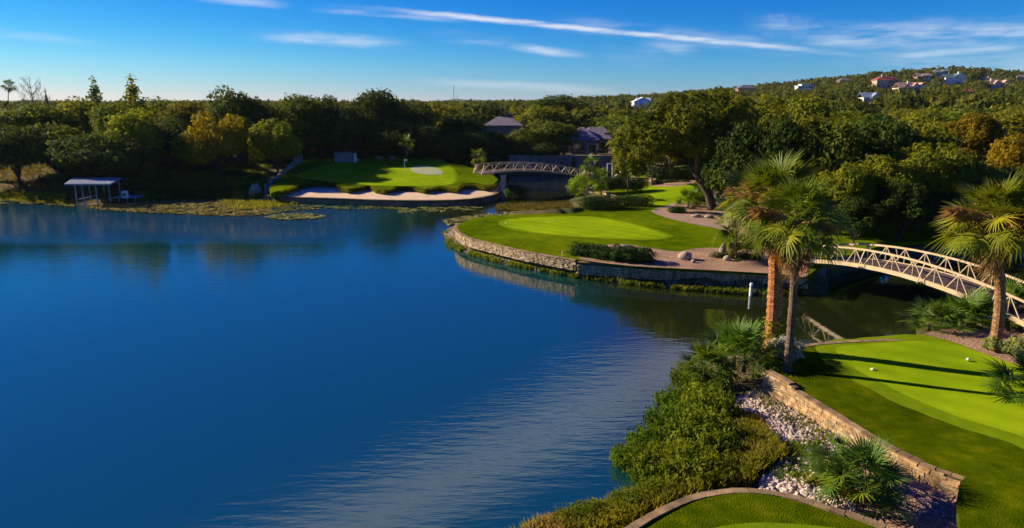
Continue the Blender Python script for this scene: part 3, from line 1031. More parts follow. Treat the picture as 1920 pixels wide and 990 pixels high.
# ------------------------------------------------------------------ trees of the far bank, left to right
TREES = [
    ('oak', -40, 215, 170, 104, 'dark', 'dark oak cut by the left edge of the picture'),
    ('oak', 18, 228, 110, 101, 'dark', 'low dark oak left of the boat dock'),
    ('oak', 60, 194, 130, 116, 'mid', 'grey green oak below the bare tree at far left'),
    ('oak', 100, 232, 130, 104, 'mid', 'broad oak just behind and left of the boat dock'),
    ('oak', 150, 180, 120, 122, 'olive', 'olive oak on the skyline above the boat dock'),
    ('oak', 175, 244, 150, 99, 'blue', 'big bluish oak right behind the boat dock roof'),
    ('oak', 205, 192, 110, 112, 'mid', 'round oak left of the tall yellow tree'),
    ('oak', 243, 205, 110, 103, 'lime', 'yellow green tree below the pointed poplar top'),
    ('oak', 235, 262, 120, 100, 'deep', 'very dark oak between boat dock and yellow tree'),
    ('oak', 300, 215, 110, 108, 'deep', 'shaded oak right of the yellow green tree'),
    ('oak', 300, 180, 100, 135, 'mid', 'skyline oak between poplar and dome shaped oak'),
    ('oak', 345, 190, 100, 128, 'olive', 'pale olive oak behind the yellow tree'),
    ('oak', 360, 245, 90, 106, 'lime', 'small yellow tree low on the bank, left of the two trunks'),
    ('oak', 398, 205, 100, 104, 'yellow', 'brightest yellow autumn tree on the far bank'),
    ('oak', 432, 160, 130, 119, 'dark', 'tallest dark oak with dome crown on the left skyline'),
    ('oak', 455, 218, 80, 112, 'lime', 'yellowish oak between the bright yellow tree and the tall dark oak'),
    ('bushy', 513, 217, 105, 107, 'lime', 'yellow green tree at the head of the pale sloping wall'),
    ('oak', 485, 190, 90, 124, 'mid', 'grey green oak behind the yellow green tree'),
    ('oak', 560, 178, 120, 126, 'mid', 'round topped oak above the pale sloping wall'),
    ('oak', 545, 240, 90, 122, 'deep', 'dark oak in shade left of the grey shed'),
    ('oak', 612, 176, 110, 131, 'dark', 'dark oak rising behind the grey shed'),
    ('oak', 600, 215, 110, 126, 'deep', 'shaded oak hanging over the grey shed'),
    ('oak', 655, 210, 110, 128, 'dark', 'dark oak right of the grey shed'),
    ('oak', 700, 166, 120, 131, 'dark', 'tallest oak behind the far putting green'),
    ('oak', 728, 215, 120, 127, 'deep', 'lower dark oak behind the middle of the far green'),
    ('oak', 757, 182, 110, 136, 'blue', 'bluish skyline oak right of the tallest oak'),
    ('oak', 790, 222, 120, 129, 'deep', 'dark oak behind the flag of the far green'),
    ('oak', 812, 186, 90, 150, 'olive', 'olive oak on the skyline left of the radio mast'),
    ('oak', 850, 212, 120, 136, 'deep', 'dark oak below the radio mast'),
    ('oak', 865, 250, 110, 128, 'deep', 'low dark oak left of the far footbridge'),
    ('oak', 905, 240, 90, 134, 'dark', 'dark oak hiding the foot of the left house roof'),
    ('oak', 925, 188, 80, 190, 'dark', 'small dome shaped oak beyond the left slate roof'),
    ('oak', 1005, 192, 105, 168, 'lime', 'bright yellow green oak right of the left slate roof'),
    ('oak', 1050, 178, 110, 205, 'dark', 'tall dark skyline oak beyond the clubhouse'),
    ('oak', 985, 238, 90, 138, 'mid', 'grey green oak in front of the left slate roof'),
    ('oak', 1030, 222, 115, 141, 'mid', 'big oak between the two slate roofs'),
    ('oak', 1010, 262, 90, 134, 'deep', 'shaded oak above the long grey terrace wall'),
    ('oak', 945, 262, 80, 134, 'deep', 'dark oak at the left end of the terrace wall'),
    ('oak', 1110, 205, 90, 175, 'olive', 'olive oak behind the right slate roof'),
    ('oak', 1150, 212, 100, 165, 'lime', 'sunlit oak right of the right slate roof'),
    ('oak', 1180, 228, 110, 150, 'mid', 'oak right of the clubhouse, behind the slim garden tree'),
    ('oak', 1195, 268, 70, 104, 'olive', 'garden oak with a thin bare trunk beyond the grey shrubs'),
    # right of the creek
    ('oak', 1225, 215, 110, 118, 'olive', 'olive oak left of the big leaning oak, further back'),
    ('oak', 1262, 196, 120, 100, 'olive', 'sunlit olive oak behind the leaning oak'),
    ('oak', 1345, 168, 140, 99, 'olive', 'tall pointed oak behind the leaning oak'),
    ('oak', 1420, 172, 150, 94, 'olive', 'broad olive oak above the twin palms'),
    ('oak', 1400, 225, 150, 70, 'dark', 'dark oak right of the leaning trunk'),
    ('oak', 1500, 178, 150, 102, 'olive', 'wide oak on the ridge line above the bridge head'),
    ('oak', 1480, 220, 150, 68, 'deep', 'very dark oak hollow behind the twin palms'),
    ('oak', 1570, 205, 150, 98, 'olive', 'oak crown rising right of the wide ridge oak'),
    ('oak', 1585, 222, 150, 67, 'mid', 'mid green oak with layered crown behind the footbridge'),
    ('oak', 1650, 215, 140, 108, 'dark', 'dark oak under the small house with the white gable'),
    ('oak', 1680, 226, 150, 68, 'dark', 'dark round oak left of the rust coloured trees'),
    ('oak', 1740, 205, 140, 115, 'olive', 'olive oak behind the dark round oak'),
    ('oak', 1830, 196, 150, 118, 'mid', 'mid green oak above the rust coloured trees'),
    ('oak', 1905, 205, 140, 112, 'olive', 'olive oak at the right edge, upper row'),
    ('near', 1835, 208, 130, 88, 'rust', 'rust and gold autumn tree, upper one of the two'),
    ('near', 1905, 248, 110, 76, 'rust', 'rust autumn tree cut by the right edge'),
    ('near', 1775, 215, 110, 90, 'lime', 'yellow green crown left of the rust tree'),
    ('near', 1590, 300, 120, 61, 'lime', 'fresh green feathery tree right of the twin palms'),
    ('near', 1665, 275, 130, 62, 'olive', 'gold tinged tree over the middle of the near footbridge'),
    ('near', 1745, 250, 150, 64, 'olive', 'sunlit bushy tree left of the right palm'),
    ('near', 1820, 285, 140, 64, 'mid', 'leafy tree right behind the right palm crown'),
    ('near', 1900, 300, 130, 66, 'mid', 'leafy tree at the right edge above the bridge'),
    ('near', 1700, 335, 120, 58.5, 'deep', 'dark tree hanging low over the footbridge rail'),
    ('near', 1610, 365, 100, 57.5, 'deep', 'low dark tree at the left end of the footbridge'),
    ('near', 1790, 350, 120, 60, 'dark', 'shaded low tree behind the bridge near the right palm'),
    ('oak', 1535, 212, 130, 69, 'olive', 'tall olive oak behind the tips of the twin palms'),
    ('oak', 1632, 214, 130, 70, 'dark', 'tall dark oak behind the gold tinged tree'),
    ('oak', 1735, 216, 130, 71, 'olive', 'tall olive oak left of the rust coloured tree'),
    ('near', 1530, 330, 110, 62, 'deep', 'shaded tree directly behind the twin palm crowns'),
]
for i, (k, u, vt, w, y, col, lab) in enumerate(TREES):
    tree_px(k, u, vt, w, y, col, lab)

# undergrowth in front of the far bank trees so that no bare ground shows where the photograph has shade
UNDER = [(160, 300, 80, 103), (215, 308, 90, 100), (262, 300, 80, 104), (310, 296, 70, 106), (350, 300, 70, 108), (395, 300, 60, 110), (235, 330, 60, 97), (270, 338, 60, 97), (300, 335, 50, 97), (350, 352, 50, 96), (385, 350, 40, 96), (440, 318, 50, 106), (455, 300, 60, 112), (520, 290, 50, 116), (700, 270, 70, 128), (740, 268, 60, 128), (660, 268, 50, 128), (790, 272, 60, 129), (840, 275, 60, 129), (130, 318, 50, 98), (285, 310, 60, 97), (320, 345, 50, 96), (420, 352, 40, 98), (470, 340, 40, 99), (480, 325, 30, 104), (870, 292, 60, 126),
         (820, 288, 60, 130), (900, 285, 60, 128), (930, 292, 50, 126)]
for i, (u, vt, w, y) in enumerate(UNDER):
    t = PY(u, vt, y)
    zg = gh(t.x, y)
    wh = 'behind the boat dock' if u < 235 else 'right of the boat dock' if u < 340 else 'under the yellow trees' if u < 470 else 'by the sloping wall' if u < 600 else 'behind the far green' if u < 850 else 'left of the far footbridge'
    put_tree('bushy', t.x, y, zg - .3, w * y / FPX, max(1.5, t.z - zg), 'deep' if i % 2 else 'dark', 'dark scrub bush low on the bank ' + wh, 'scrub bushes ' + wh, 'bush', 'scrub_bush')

# scattered woodland behind, nearest ones as things
HOUSES_PX = [(1496, 1528, 155, 170, 520), (1574, 1596, 146, 156, 560), (1641, 1689, 141, 167, 480), (1681, 1736, 152, 173, 430), (1718, 1748, 137, 154, 560), (1770, 1812, 130, 160, 560),
             (1836, 1860, 143, 153, 600), (1852, 1894, 148, 168, 520), (1905, 1925, 140, 152, 600), (1806, 1828, 165, 178, 400), (1615, 1652, 172, 198, 300), (1188, 1224, 180, 200, 290),
             (1213, 1234, 203, 226, 220), (1384, 1418, 158, 173, 450), (908, 982, 210, 240, 165), (1068, 1145, 238, 320, 150), (1752, 1778, 134, 146, 600)]


def project(x, y, z):
    cp, sp = math.cos(PITCH), math.sin(PITCH)
    dz = z - CAM_H
    dep = y * cp - dz * sp
    return 960 + FPX * x / dep, 495 - FPX * (y * sp + dz * cp) / dep


def hides_house(x, y, z0, ztop, w):
    u, vt = project(x, y, ztop)
    vb = project(x, y, z0)[1]
    wp = w * 0.5 * FPX / y
    for a, b2, c, d, dist in HOUSES_PX:
        if y < dist - 3 and u + wp * .8 > a and u - wp * .8 < b2 and vt < d and vb > c:
            return True
        if abs(y - dist) < 16 and u + wp * .5 > a and u - wp * .5 < b2:
            return True
    return False


placed = []
cand = []
y = 125.0
while y < 1300:
    dy = 5.2 + y * 0.010
    xw = y * 0.86 + 12
    x = -xw
    while x < xw:
        cand.append((x + random.uniform(-2.2, 2.2), y + random.uniform(-dy * .4, dy * .4)))
        x += (7.0 + y * 0.006) if x < 90 else 6.2

    y += dy
cx = np.array([c[0] for c in cand])
cy = np.array([c[1] for c in cand])
cz = ground_h(cx, cy)
csd = sd_poly(cx, cy, LAKE)
cpen = sd_poly(cx, cy, PEN)
cgr = sd_poly(cx, cy, GRN)
far_pts = []
n_ind = 0
for x, y, z, s1, s2, s3 in zip(cx, cy, cz, csd, cpen, cgr):
    if s1 < 3 or s2 < 0 or s3 < 3 or (y < 150 and -6 < x < 26):
        continue
    h = random.uniform(4.8, 8.6)
    az_ = x / y
    cap_ = random.uniform(9.8, 12.9)
    if y < 320 and az_ < 0.35 and z + h > cap_:
        h = max(4.0, cap_ - z)
    w = random.uniform(7.5, 13.0)
    if hides_house(x, y, z, z + h, w):
        for kf in (.8, .62, .45, .32):
            if not hides_house(x, y, z, z + h * kf, w * max(kf, .6)):
                break
        else:
            continue
        h, w = h * kf, w * max(kf, .6)
    if y < 235 and n_ind < 225:
        n_ind += 1
        col = random.choices(['dark', 'mid', 'olive', 'lime', 'blue'], [3, 4, 4, 1, 1] if x < 0 else [1.5, 3, 6, 2.2, .2])[0]
        uu = project(x, y, z + h)[0]
        wh = ('behind the boat dock' if uu < 260 else 'behind the yellow autumn trees' if uu < 520 else 'behind the far green' if uu < 880 else 'round the two slate roofs' if uu < 1160 else
              'behind the leaning oak' if uu < 1430 else 'above the twin palms' if uu < 1640 else 'above the right palm')
        cw = {'dark': 'dark green', 'mid': 'mid green', 'olive': 'olive', 'lime': 'yellow green', 'blue': 'bluish green'}[col]
        put_tree('far' if y > 150 else 'oak', x, y, z, w, h, col, cw + ' oak in the ' + ('near' if y < 165 else 'middle' if y < 200 else 'far') + ' rows of the canopy ' + wh,
                 cw + ' canopy oaks ' + ('near ' if y < 165 else 'middle ' if y < 200 else 'far ') + wh, parts=y < 150)
    else:
        far_pts.append((x, y, z, w * random.uniform(1.0, 1.45), h))
print('individual canopy trees', n_ind, 'far', len(far_pts))
# far woodland as one mass
lowV, lowF = [], []
fbl = []
for k in range(4):
    bl = make_blobs(1.0, 0.5, 0.5, 6, 0.42)
    fbl.append([crown_leaves(bl, n_, s_)[0] for n_, s_ in ((260, 0.13), (110, 0.20))])
Vs = []
for (x, y, z, w, h) in far_pts:
    b_ = random.choice(fbl)[0 if y < 520 else 1]
    a = random.uniform(0, 6.28)
    ca, sa = math.cos(a), math.sin(a)
    q = np.empty_like(b_)
    q[:, 0] = (b_[:, 0] * ca - b_[:, 1] * sa) * w * .5 + x
    q[:, 1] = (b_[:, 0] * sa + b_[:, 1] * ca) * w * .5 + y
    q[:, 2] = b_[:, 2] * h * 1.05 + z
    Vs.append(q)
Vs = np.concatenate(Vs)
fw = obj('woodland', np_mesh('woodland', Vs, np.arange(len(Vs)).reshape(-1, 4), M['leaf_far']))
tag(fw, 'distant woodland covering the hills to the horizon', kind='stuff')

# distant ridges
mr = flat_mat('distant_hills', (0.045, 0.065, 0.035), 0.95, 0.3, 0.004)
for k, (dist, base, amp, seed) in enumerate(((3600, 22, 12, 1.0), (5200, 34, 18, 4.0))):
    aa = np.radians(np.linspace(-60, 60, 400))
    top = base + amp * vnoise(aa * 100, aa * 0, 6.0, seed) + amp * .3 * vnoise(aa * 100, aa * 0, 1.3, seed + 2)
    if k == 0:
        top = top + 14 * np.exp(-((np.degrees(aa) + 4.6) / 1.1) ** 2)
    ringsV = []
    for f_, dd in ((0.0, -300), (0.7, -120), (1.0, 0), (0.4, 300), (0, 600)):
        ringsV.append(np.stack([np.sin(aa) * (dist + dd), np.cos(aa) * (dist + dd), top * f_], 1))
    V = np.concatenate(ringsV)
    n_ = len(aa)
    i_ = np.arange(n_ - 1)
    F = np.concatenate([np.stack([r0 * n_ + i_, r0 * n_ + i_ + 1, (r0 + 1) * n_ + i_ + 1, (r0 + 1) * n_ + i_], 1) for r0 in range(4)])
    tag(obj('distant_hills', np_mesh('distant_hills', V, F, mr, True)), ('nearer' if k == 0 else 'farther') + ' low blue wooded ridge on the horizon', kind='structure')

# slender skyline trees at the left
tree_px('poplar', 243, 140, 78, 118, 'lime', 'pointed poplar top standing above the yellow tree', name='poplar_tree')
tree_px('poplar', 172, 143, 58, 128, 'mid', 'small round topped tree alone on the skyline left of the poplar', name='slender_tree')
tree_px('poplar', 84, 164, 18, 130, 'dark', 'little dark cypress on the skyline right of the bare tree', name='cypress_tree')


def bare_tree(u, vt, y):
    top = PY(u, vt, y)
    zg = gh(top.x, y)
    root = thing('bare_tree', 'leafless tree with fine spreading twigs on the left skyline', 'tree', (top.x, y, zg))
    H = top.z - zg
    t = MB()
    t.tube([(0, 0, 0), (0.05, 0, H * .5), (0, 0, H * .95)], [.16, .11, .02], 6)
    t.build('trunk', M['bark'], root)
    b2 = MB()
    for i in range(46):
        a = random.uniform(0, 6.28)
        z0 = H * random.uniform(.42, .85)
        L = H * .24 * (1.25 - z0 / H)
        e = Vector((math.cos(a) * L, math.sin(a) * L, z0 + L * 1.1))
        b2.tube([(0, 0, z0), Vector((e.x * .5, e.y * .5, z0 + L * .45)), e], [.045, .03, .012], 4, False)
        for k in range(5):
            s0 = Vector((0, 0, z0)).lerp(e, random.uniform(.4, 1))
            b2.tube([s0, s0 + Vector((random.uniform(-.6, .6), random.uniform(-.6, .6), random.uniform(.2, .9)))], [.022, .009], 3, False)
    b2.build('branches', flat_mat('twigs', (0.17, 0.12, 0.10), .9), root)


bare_tree(53, 136, 128)


# ------------------------------------------------------------------ the leaning oak
def leaning_oak():
    base = P(1337, 394, IZ)
    root = thing('leaning_oak', 'big live oak with a crooked trunk leaning left over the lawn', 'tree', base)
    y = base.y

    def q(u, v, dy=0):
        return PY(u, v, y + dy) - base
    t = MB()
    t.tube([q(1340, 400), q(1334, 385), q(1328, 362), q(1314, 340), q(1302, 318)], [.75, .52, .46, .42, .36], 10)
    t.tube([q(1304, 322), q(1285, 300, 1), q(1262, 285, 1), q(1230, 275, -1)], [.30, .24, .18, .10], 7)
    t.tube([q(1304, 322), q(1310, 290, -2), q(1300, 250, -3), q(1290, 220, -2)], [.30, .24, .16, .08], 7)
    t.tube([q(1312, 338), q(1345, 305, 1), q(1375, 280, 3), q(1400, 255, 2)], [.28, .22, .15, .08], 7)
    t.tube([q(1290, 305), q(1240, 312, -2), q(1215, 305, -4)], [.17, .12, .05], 6)
    t.tube([q(1330, 365), q(1345, 345, -1), q(1362, 325, -2)], [.2, .13, .05], 6)
    t.build('trunk', M['bark'], root, smooth=True)
    bl = []
    for u, v, dy, r in [(1180, 300, 0, 1.6), (1175, 265, 1, 1.8), (1200, 240, -1, 2.0), (1210, 285, -2, 1.7), (1240, 215, 0, 2.1), (1235, 255, -3, 1.9), (1270, 195, 1, 1.9), (1285, 225, -3, 2.2),
                        (1310, 195, 0, 2.0), (1330, 215, -2, 2.0), (1345, 185, 2, 1.6), (1300, 260, -3, 2.0), (1265, 275, 2, 1.6), (1350, 250, -2, 2.1), (1385, 225, 0, 1.9), (1400, 260, 0, 1.9),
                        (1370, 285, -2, 1.6), (1410, 290, 1, 1.5), (1200, 318, 0, 1.0), (1165, 320, 1, 1.0), (1250, 235, 4, 2.2), (1330, 235, 5, 2.4), (1390, 200, 3, 1.6), (1280, 250, 3, 2.4), (1220, 270, 3, 2.0)]:
        c = q(u, v, dy)
        bl.append((np.array(c), r * .9, r * .72))
    V, F = crown_leaves(bl, 30000, 0.165)
    c = obj('crown', np_mesh('crown', V, F, M['leaf']), root)
    c.color = (1.15, 1.05, .7, 1)


leaning_oak()


# small garden tree and slim tree beside the creek
def slim_tree(u, vbase, vtop, wpx, z, label, col='lime', n=3200):
    b0 = P(u, vbase, z)
    zt = PY(u, vtop, b0.y).z
    H = zt - z
    w = wpx * b0.y / FPX
    root = thing('garden_tree', label, 'tree', b0)
    t = MB()
    t.tube([(0, 0, -.2), (0.03, 0, H * .3), (-.04, 0, H * .62)], [.13, .10, .05], 7)
    for i in range(5):
        a = i * 1.3
        t.tube([(0, 0, H * (.3 + .05 * i)), (math.cos(a) * w * .3, math.sin(a) * w * .3, H * (.5 + .08 * i))], [.05, .015], 5)
    t.build('trunk', M['bark'], root)
    V, F = crown_leaves(make_blobs(w / 2, H * .36, H * .64, 14, w * .22, .95), n, .13)
    c = obj('crown', np_mesh('crown', V, F, M['leaf']), root)
    g_ = GREENS[col]
    c.color = (*g_, 1)


slim_tree(1176, 372, 255, 58, IZ, 'slim leafy tree in front of the white frame', 'olive')
slim_tree(1222, 345, 262, 50, IZ + .7, 'slim tree with bare lower trunk left of the grey shrubs', 'olive')
slim_tree(1192, 300, 235, 40, 3.0, 'small tree behind the slim leafy tree', 'mid', 1600)


# ------------------------------------------------------------------ palms
def frond_mesh(name, petiole, R_, nseg, droop, mat, spread=105, fold=0.25, width=0.034, curve=0.35):
    """fan frond growing along +X from the origin; droop bends petiole and tips down"""
    m = MB()
    pts = []
    for i in range(5):
        t = i / 4
        pts.append(Vector((petiole * t, 0, -droop * petiole * 0.35 * t * t)))
    for i in range(4):
        m.bar(pts[i], pts[i + 1], 0.028, 0.018)
    tip = pts[-1]
    slope = math.atan(-droop * 0.7)
    d0 = Vector((math.cos(slope), 0, math.sin(slope)))
    up = Vector((-math.sin(slope), 0, math.cos(slope)))
    for k in range(nseg):
        a = R(-spread + 2 * spread * k / (nseg - 1))
        L = R_ * (0.72 + 0.28 * math.cos(a * 0.75)) * random.uniform(.93, 1.05)
        root_ = tip + d0 * (0.22 * R_ * math.cos(a * .5)) * (0.5 if abs(a) > 1.2 else 1)
        dirv = (d0 * math.cos(a) + Vector((0, 1, 0)) * math.sin(a)).normalized()
        side = up.cross(dirv).normalized()
        sg = random.uniform(.25, 1.25)
        L *= random.uniform(.9, 1.06)
        ps = []
        for j in range(5):
            t = j / 4
            lift = fold * abs(math.sin(a)) * t * L * .5
            sag = (0.30 * droop + curve * .5) * L * t * t * sg
            ps.append(root_ + dirv * (L * t * (1 - .12 * t * droop)) + up * lift - Vector((0, 0, 1)) * sag)
        ws = [width * .55, width, width * .85, width * .5, 0.003]
        n0 = len(m.v)
        for p_, w_ in zip(ps, ws):
            m.v += [tuple(p_ - side * w_ * R_ + up * w_ * R_ * .5), tuple(p_ + side * w_ * R_ + up * w_ * R_ * .5)]
        for j in range(4):
            m.f.append((n0 + 2 * j, n0 + 2 * j + 1, n0 + 2 * j + 3, n0 + 2 * j + 2))
    return m.mesh(name, mat)


FR_UP = [frond_mesh('frond', 0.95, 0.95, 20, 0.25, M['palm_leaf'], 100, .35) for _ in range(4)]
FR_MID = [frond_mesh('frond', 1.05, 1.0, 21, 0.75, M['palm_leaf'], 110, .2, curve=.45) for _ in range(4)]
FR_LOW = [frond_mesh('frond', 1.0, .95, 20, 0.95, M['palm_leaf'], 105, .1, curve=.6) for _ in range(3)]
FR_DEAD = [frond_mesh('dry_frond', 0.8, 0.75, 22, 1.5, M['palm_dead'], 70, 0, curve=1.2) for _ in range(2)]


def plume_mesh():
    m = MB()
    for i in range(26):
        a = random.uniform(-.5, .5)
        s0 = random.uniform(.25, 1.0)
        st = Vector((s0 * 1.3, 0, .35 * s0 - .45 * s0 * s0))
        for k in range(5):
            e = st + Vector((random.uniform(.05, .45), random.uniform(-.28, .28), random.uniform(-.42, .12)))
            mid = st.lerp(e, .5) + Vector((0, 0, .05))
            m.add([st - Vector((0, .014, 0)), st + Vector((0, .014, 0)), mid + Vector((0, .024, 0.01)), e, mid - Vector((0, .024, 0.01))], [(0, 1, 2, 3, 4)])
    for i in range(4):
        t0, t1 = i / 4, (i + 1) / 4
        m.bar((t0 * 1.3, 0, .35 * t0 - .45 * t0 * t0), (t1 * 1.3, 0, .35 * t1 - .45 * t1 * t1), .03)
    return m.mesh('seed_plume', M['palm_dead'])


PLUME = plume_mesh()


def crown_of_fronds(root, zc, n, size, elmax=85, elmin=-45, tint=(1, 1, 1), dead=6, plumes=3, jitter=.12, stiff=False):
    for i in range(n):
        t = (i + .5) / n
        el = elmax + (elmin - elmax) * t ** 0.85 + random.uniform(-9, 9)
        a = i * 2.39996 + random.uniform(-.25, .25)
        ms = FR_UP if el > 25 else (FR_MID if el > -22 else FR_LOW)
        if stiff and el > -5:
            ms = FR_UP
        s = size * random.uniform(.85, 1.12)
        o = obj('frond', random.choice(ms), root, (0, 0, zc + random.uniform(-jitter, jitter) * 2), (0, 0, 0), (s, s, s))
        o.rotation_euler = Euler((random.uniform(-.75, .75), -R(el), a), 'XYZ')
        k = random.uniform(.75, 1.2)
        yl = random.uniform(1.4, 2.3) if (t > .45 and random.random() < .4) else 1.0
        o.color = (tint[0] * k * yl, tint[1] * k * (1 + (yl - 1) * .5), tint[2] * k, 1)
    for i in range(dead):
        a = i * 2.1 + random.uniform(-.4, .4)
        s = size * random.uniform(.75, 1.0)
        o = obj('dry_frond', random.choice(FR_DEAD), root, (0, 0, zc - .35 - random.uniform(0, .3)), (0, 0, 0), (s, s, s))
        o.rotation_euler = Euler((0, R(random.uniform(15, 50)), a), 'XYZ')
    for i in range(plumes):
        s = size * random.uniform(.95, 1.35)
        o = obj('seed_plume', PLUME, root, (0, 0, zc + .05), (0, 0, 0), (s, s, s))
        o.rotation_euler = Euler((0, -R(random.uniform(-5, 35)), i * 2.2 + random.uniform(0, 1)), 'XYZ')


def palm_trunk(root, pts, r0, r1, tint=(1, 1, 1), boots=True):
    m = MB()
    n = 46
    P3 = catmull(pts, False, 8)
    out, rad_ = [], []
    for i in range(n):
        t = i / (n - 1) * (len(P3) - 1)
        k = min(int(t), len(P3) - 2)
        out.append(P3[k].lerp(P3[k + 1], t - k))
        tt = i / (n - 1)
        rad_.append((r0 + (r1 - r0) * tt) * (1.0 + (.07 if i % 2 else -.02)) * (1.25 if i == 0 else 1) + random.uniform(-.014, .014))
    m.tube(out, rad_, 12)
    o = m.build('trunk', M['palm_bark'], root)
    o.color = (*tint, 1)
    if boots:
        bm_ = MB()
        top = Vector(pts[-1])
        for i in range(34):
            a = i * 2.4
            z = top.z - .95 + .028 * i
            d = Vector((math.cos(a), math.sin(a), 0))
            c = Vector((top.x, top.y, z)) + d * (r1 + .02)
            bm_.bar(c, c + d * .16 + Vector((0, 0, .24)), .09, .035)
        o = bm_.build('leaf_bases', M['palm_bark'], root)
        o.color = (.9, .8, .7, 1)


def palm(u, v, z, vcrown, r0, r1, size, n, label, tint, bark, ucrown=None, dead=7, plumes=3, name='palm_tree', elmin=-38, boots=True):
    b0 = P(u, v, z)
    c = PY(ucrown or u, vcrown, b0.y) - b0
    root = thing(name, label, 'palm', b0)
    palm_trunk(root, [(0, 0, -.15), (c.x * .12, 0, c.z * .33), (c.x * .55, 0, c.z * .68), (c.x, 0, c.z)], r0, r1, bark, boots)
    hub = bpy.data.objects.new  # crown is offset by moving fronds
    before = set(o.name for o in root.children)
    crown_of_fronds(root, c.z, n, size, 88, elmin, tint, dead, plumes)
    for o in root.children:
        if o.name not in before:
            o.location.x += c.x
    return root


palm(1476, 694, TZ, 420, .18, .145, 1.0, 54, 'slimmer front palm of the pair at the corner of the tee lawn', (1.15, 1.08, .85), (.55, .62, .75), 1496, 11, 7, elmin=-24)
palm(1446, 660, TZ - .1, 380, .36, .27, 1.12, 60, 'thick orange trunked rear palm of the pair, white flowers at its foot', (1.3, 1.1, .8), (1.45, .95, .62), 1456, 13, 7, elmin=-24)
palm(1867, 642, TZ, 418, .26, .19, 1.18, 64, 'right palm standing alone before the footbridge', (1.6, 1.25, .8), (1.0, .95, .9), 1868, 16, 7, elmin=-22)
palm(1379, 488, IZ, 418, .07, .06, 1.15, 26, 'small thin stemmed palm beside the upright boulder', (1.1, 1.1, .9), (.8, .8, .8), 1380, 3, 1, boots=False)
palm(1430, 490, IZ, 372, .14, .12, 1.55, 34, 'palm on the peninsula behind the front pair', (1.2, 1.15, .85), (.8, .8, .8), 1420, 6, 3)
palm(897, 326, 2.1, 294, .13, .11, .85, 20, 'small palm with a tan skirt at the left end of the far footbridge', (1.2, 1.1, .8), (.8, .8, .8), 897, 14, 0, boots=False)
palm(762, 305, 3.1, 268, .10, .09, .80, 20, 'thin palm behind the far putting green', (1.0, 1.1, .8), (.6, .6, .6), 762, 3, 0, boots=False)
palm(1106, 334, 2.6, 309, .11, .09, .80, 20, 'little palm at the right end of the far footbridge', (1.0, 1.1, .8), (.6, .6, .6), 1106, 2, 0, boots=False)
palm(1127, 375, 1.2, 336, .09, .08, .80, 24, 'thin stemmed fan palm standing before the creek wall', (.9, 1.1, .8), (.6, .6, .6), 1126, 2, 0, boots=False)
palm(1158, 300, 3.0, 262, .13, .11, 1.15, 24, 'palm against the right side of the clubhouse', (1.5, 1.3, .8), (.8, .8, .8), 1156, 4, 1, boots=False)
palm(18, 225, 4.5, 160, .22, .18, 1.9, 30, 'fan palm on the skyline at the far left', (.8, .9, .8), (.5, .5, .5), 16, 8, 0, boots=False)


def palmetto(u, v, z, size, n, label, tint=(1, 1, 1), stems=1, spread=0.0, dead=2, elmin=-15):
    b0 = P(u, v, z)
    root = thing('palmetto', label, 'palmetto', b0)
    for k in range(stems):
        a = k * 2.4
        ox, oy = math.cos(a) * spread * (k > 0), math.sin(a) * spread * (k > 0)
        hs_ = random.uniform(.25, .6) * size
        m = MB()
        m.tube([(ox, oy, -.2), (ox * 1.05, oy, hs_)], [.11, .09], 8)
        o = m.build('stem', M['palm_bark'], root)
        o.color = (.6, .6, .6, 1)
        bf = set(o.name for o in root.children)
        crown_of_fronds(root, hs_, n // stems, size, 88, elmin, tint, dead, 0, stiff=True)
        for o in root.children:
            if o.name not in bf:
                o.location.x += ox
                o.location.y += oy
    return root


palmetto(1395, 690, 1.15, .92, 44, 'large palmetto at the foot of the twin palms, over the water', (.8, 1.05, .8), 2, .5)
palmetto(1318, 712, .75, .80, 30, 'smaller yellowish palmetto left of the large one on the shore', (1.2, 1.2, .8), 1, .3)
palmetto(1608, 922, 1.0, .84, 48, 'big blue green palmetto in the gravel below the golden wall', (.85, 1.05, 1.25), 3, .42, 3, -25)
palmetto(1566, 880, .95, .6, 16, 'small palmetto left of the big one by the white rocks', (.85, 1.05, 1.15), 1)
palmetto(1765, 628, 1.2, 0.84, 34, 'leftmost palmetto of the clump below the footbridge', (.9, 1.05, .8), 2, .6)
palmetto(1810, 618, 1.2, 0.84, 34, 'middle palmetto of the clump below the footbridge', (.8, 1.0, .8), 2, .6)
palmetto(1850, 618, 1.2, 0.88, 34, 'palmetto just left of the right palm trunk', (.7, .9, .7), 2, .6)
palmetto(1905, 612, 1.2, 1.00, 36, 'palmetto right of the right palm trunk', (.9, 1.05, .8), 2, .6)
palmetto(1935, 745, TZ, .95, 30, 'palmetto cut by the right edge on the bright tee', (.85, 1.05, .9), 1)
palmetto(1290, 388, IZ + .1, .95, 26, 'cycad like palmetto left of the leaning oak trunk', (.9, 1.05, .8), 1)
palmetto(1312, 384, IZ + .1, 1.1, 26, 'taller palmetto against the leaning oak trunk', (.7, .9, .8), 1)
palmetto(1358, 384, IZ + .1, 1.0, 26, 'palmetto right of the leaning oak trunk', (.7, .9, .8), 1)
palmetto(1400, 486, IZ, .9, 26, 'palmetto on the gravel behind the rear palm', (.7, .9, .75), 1)


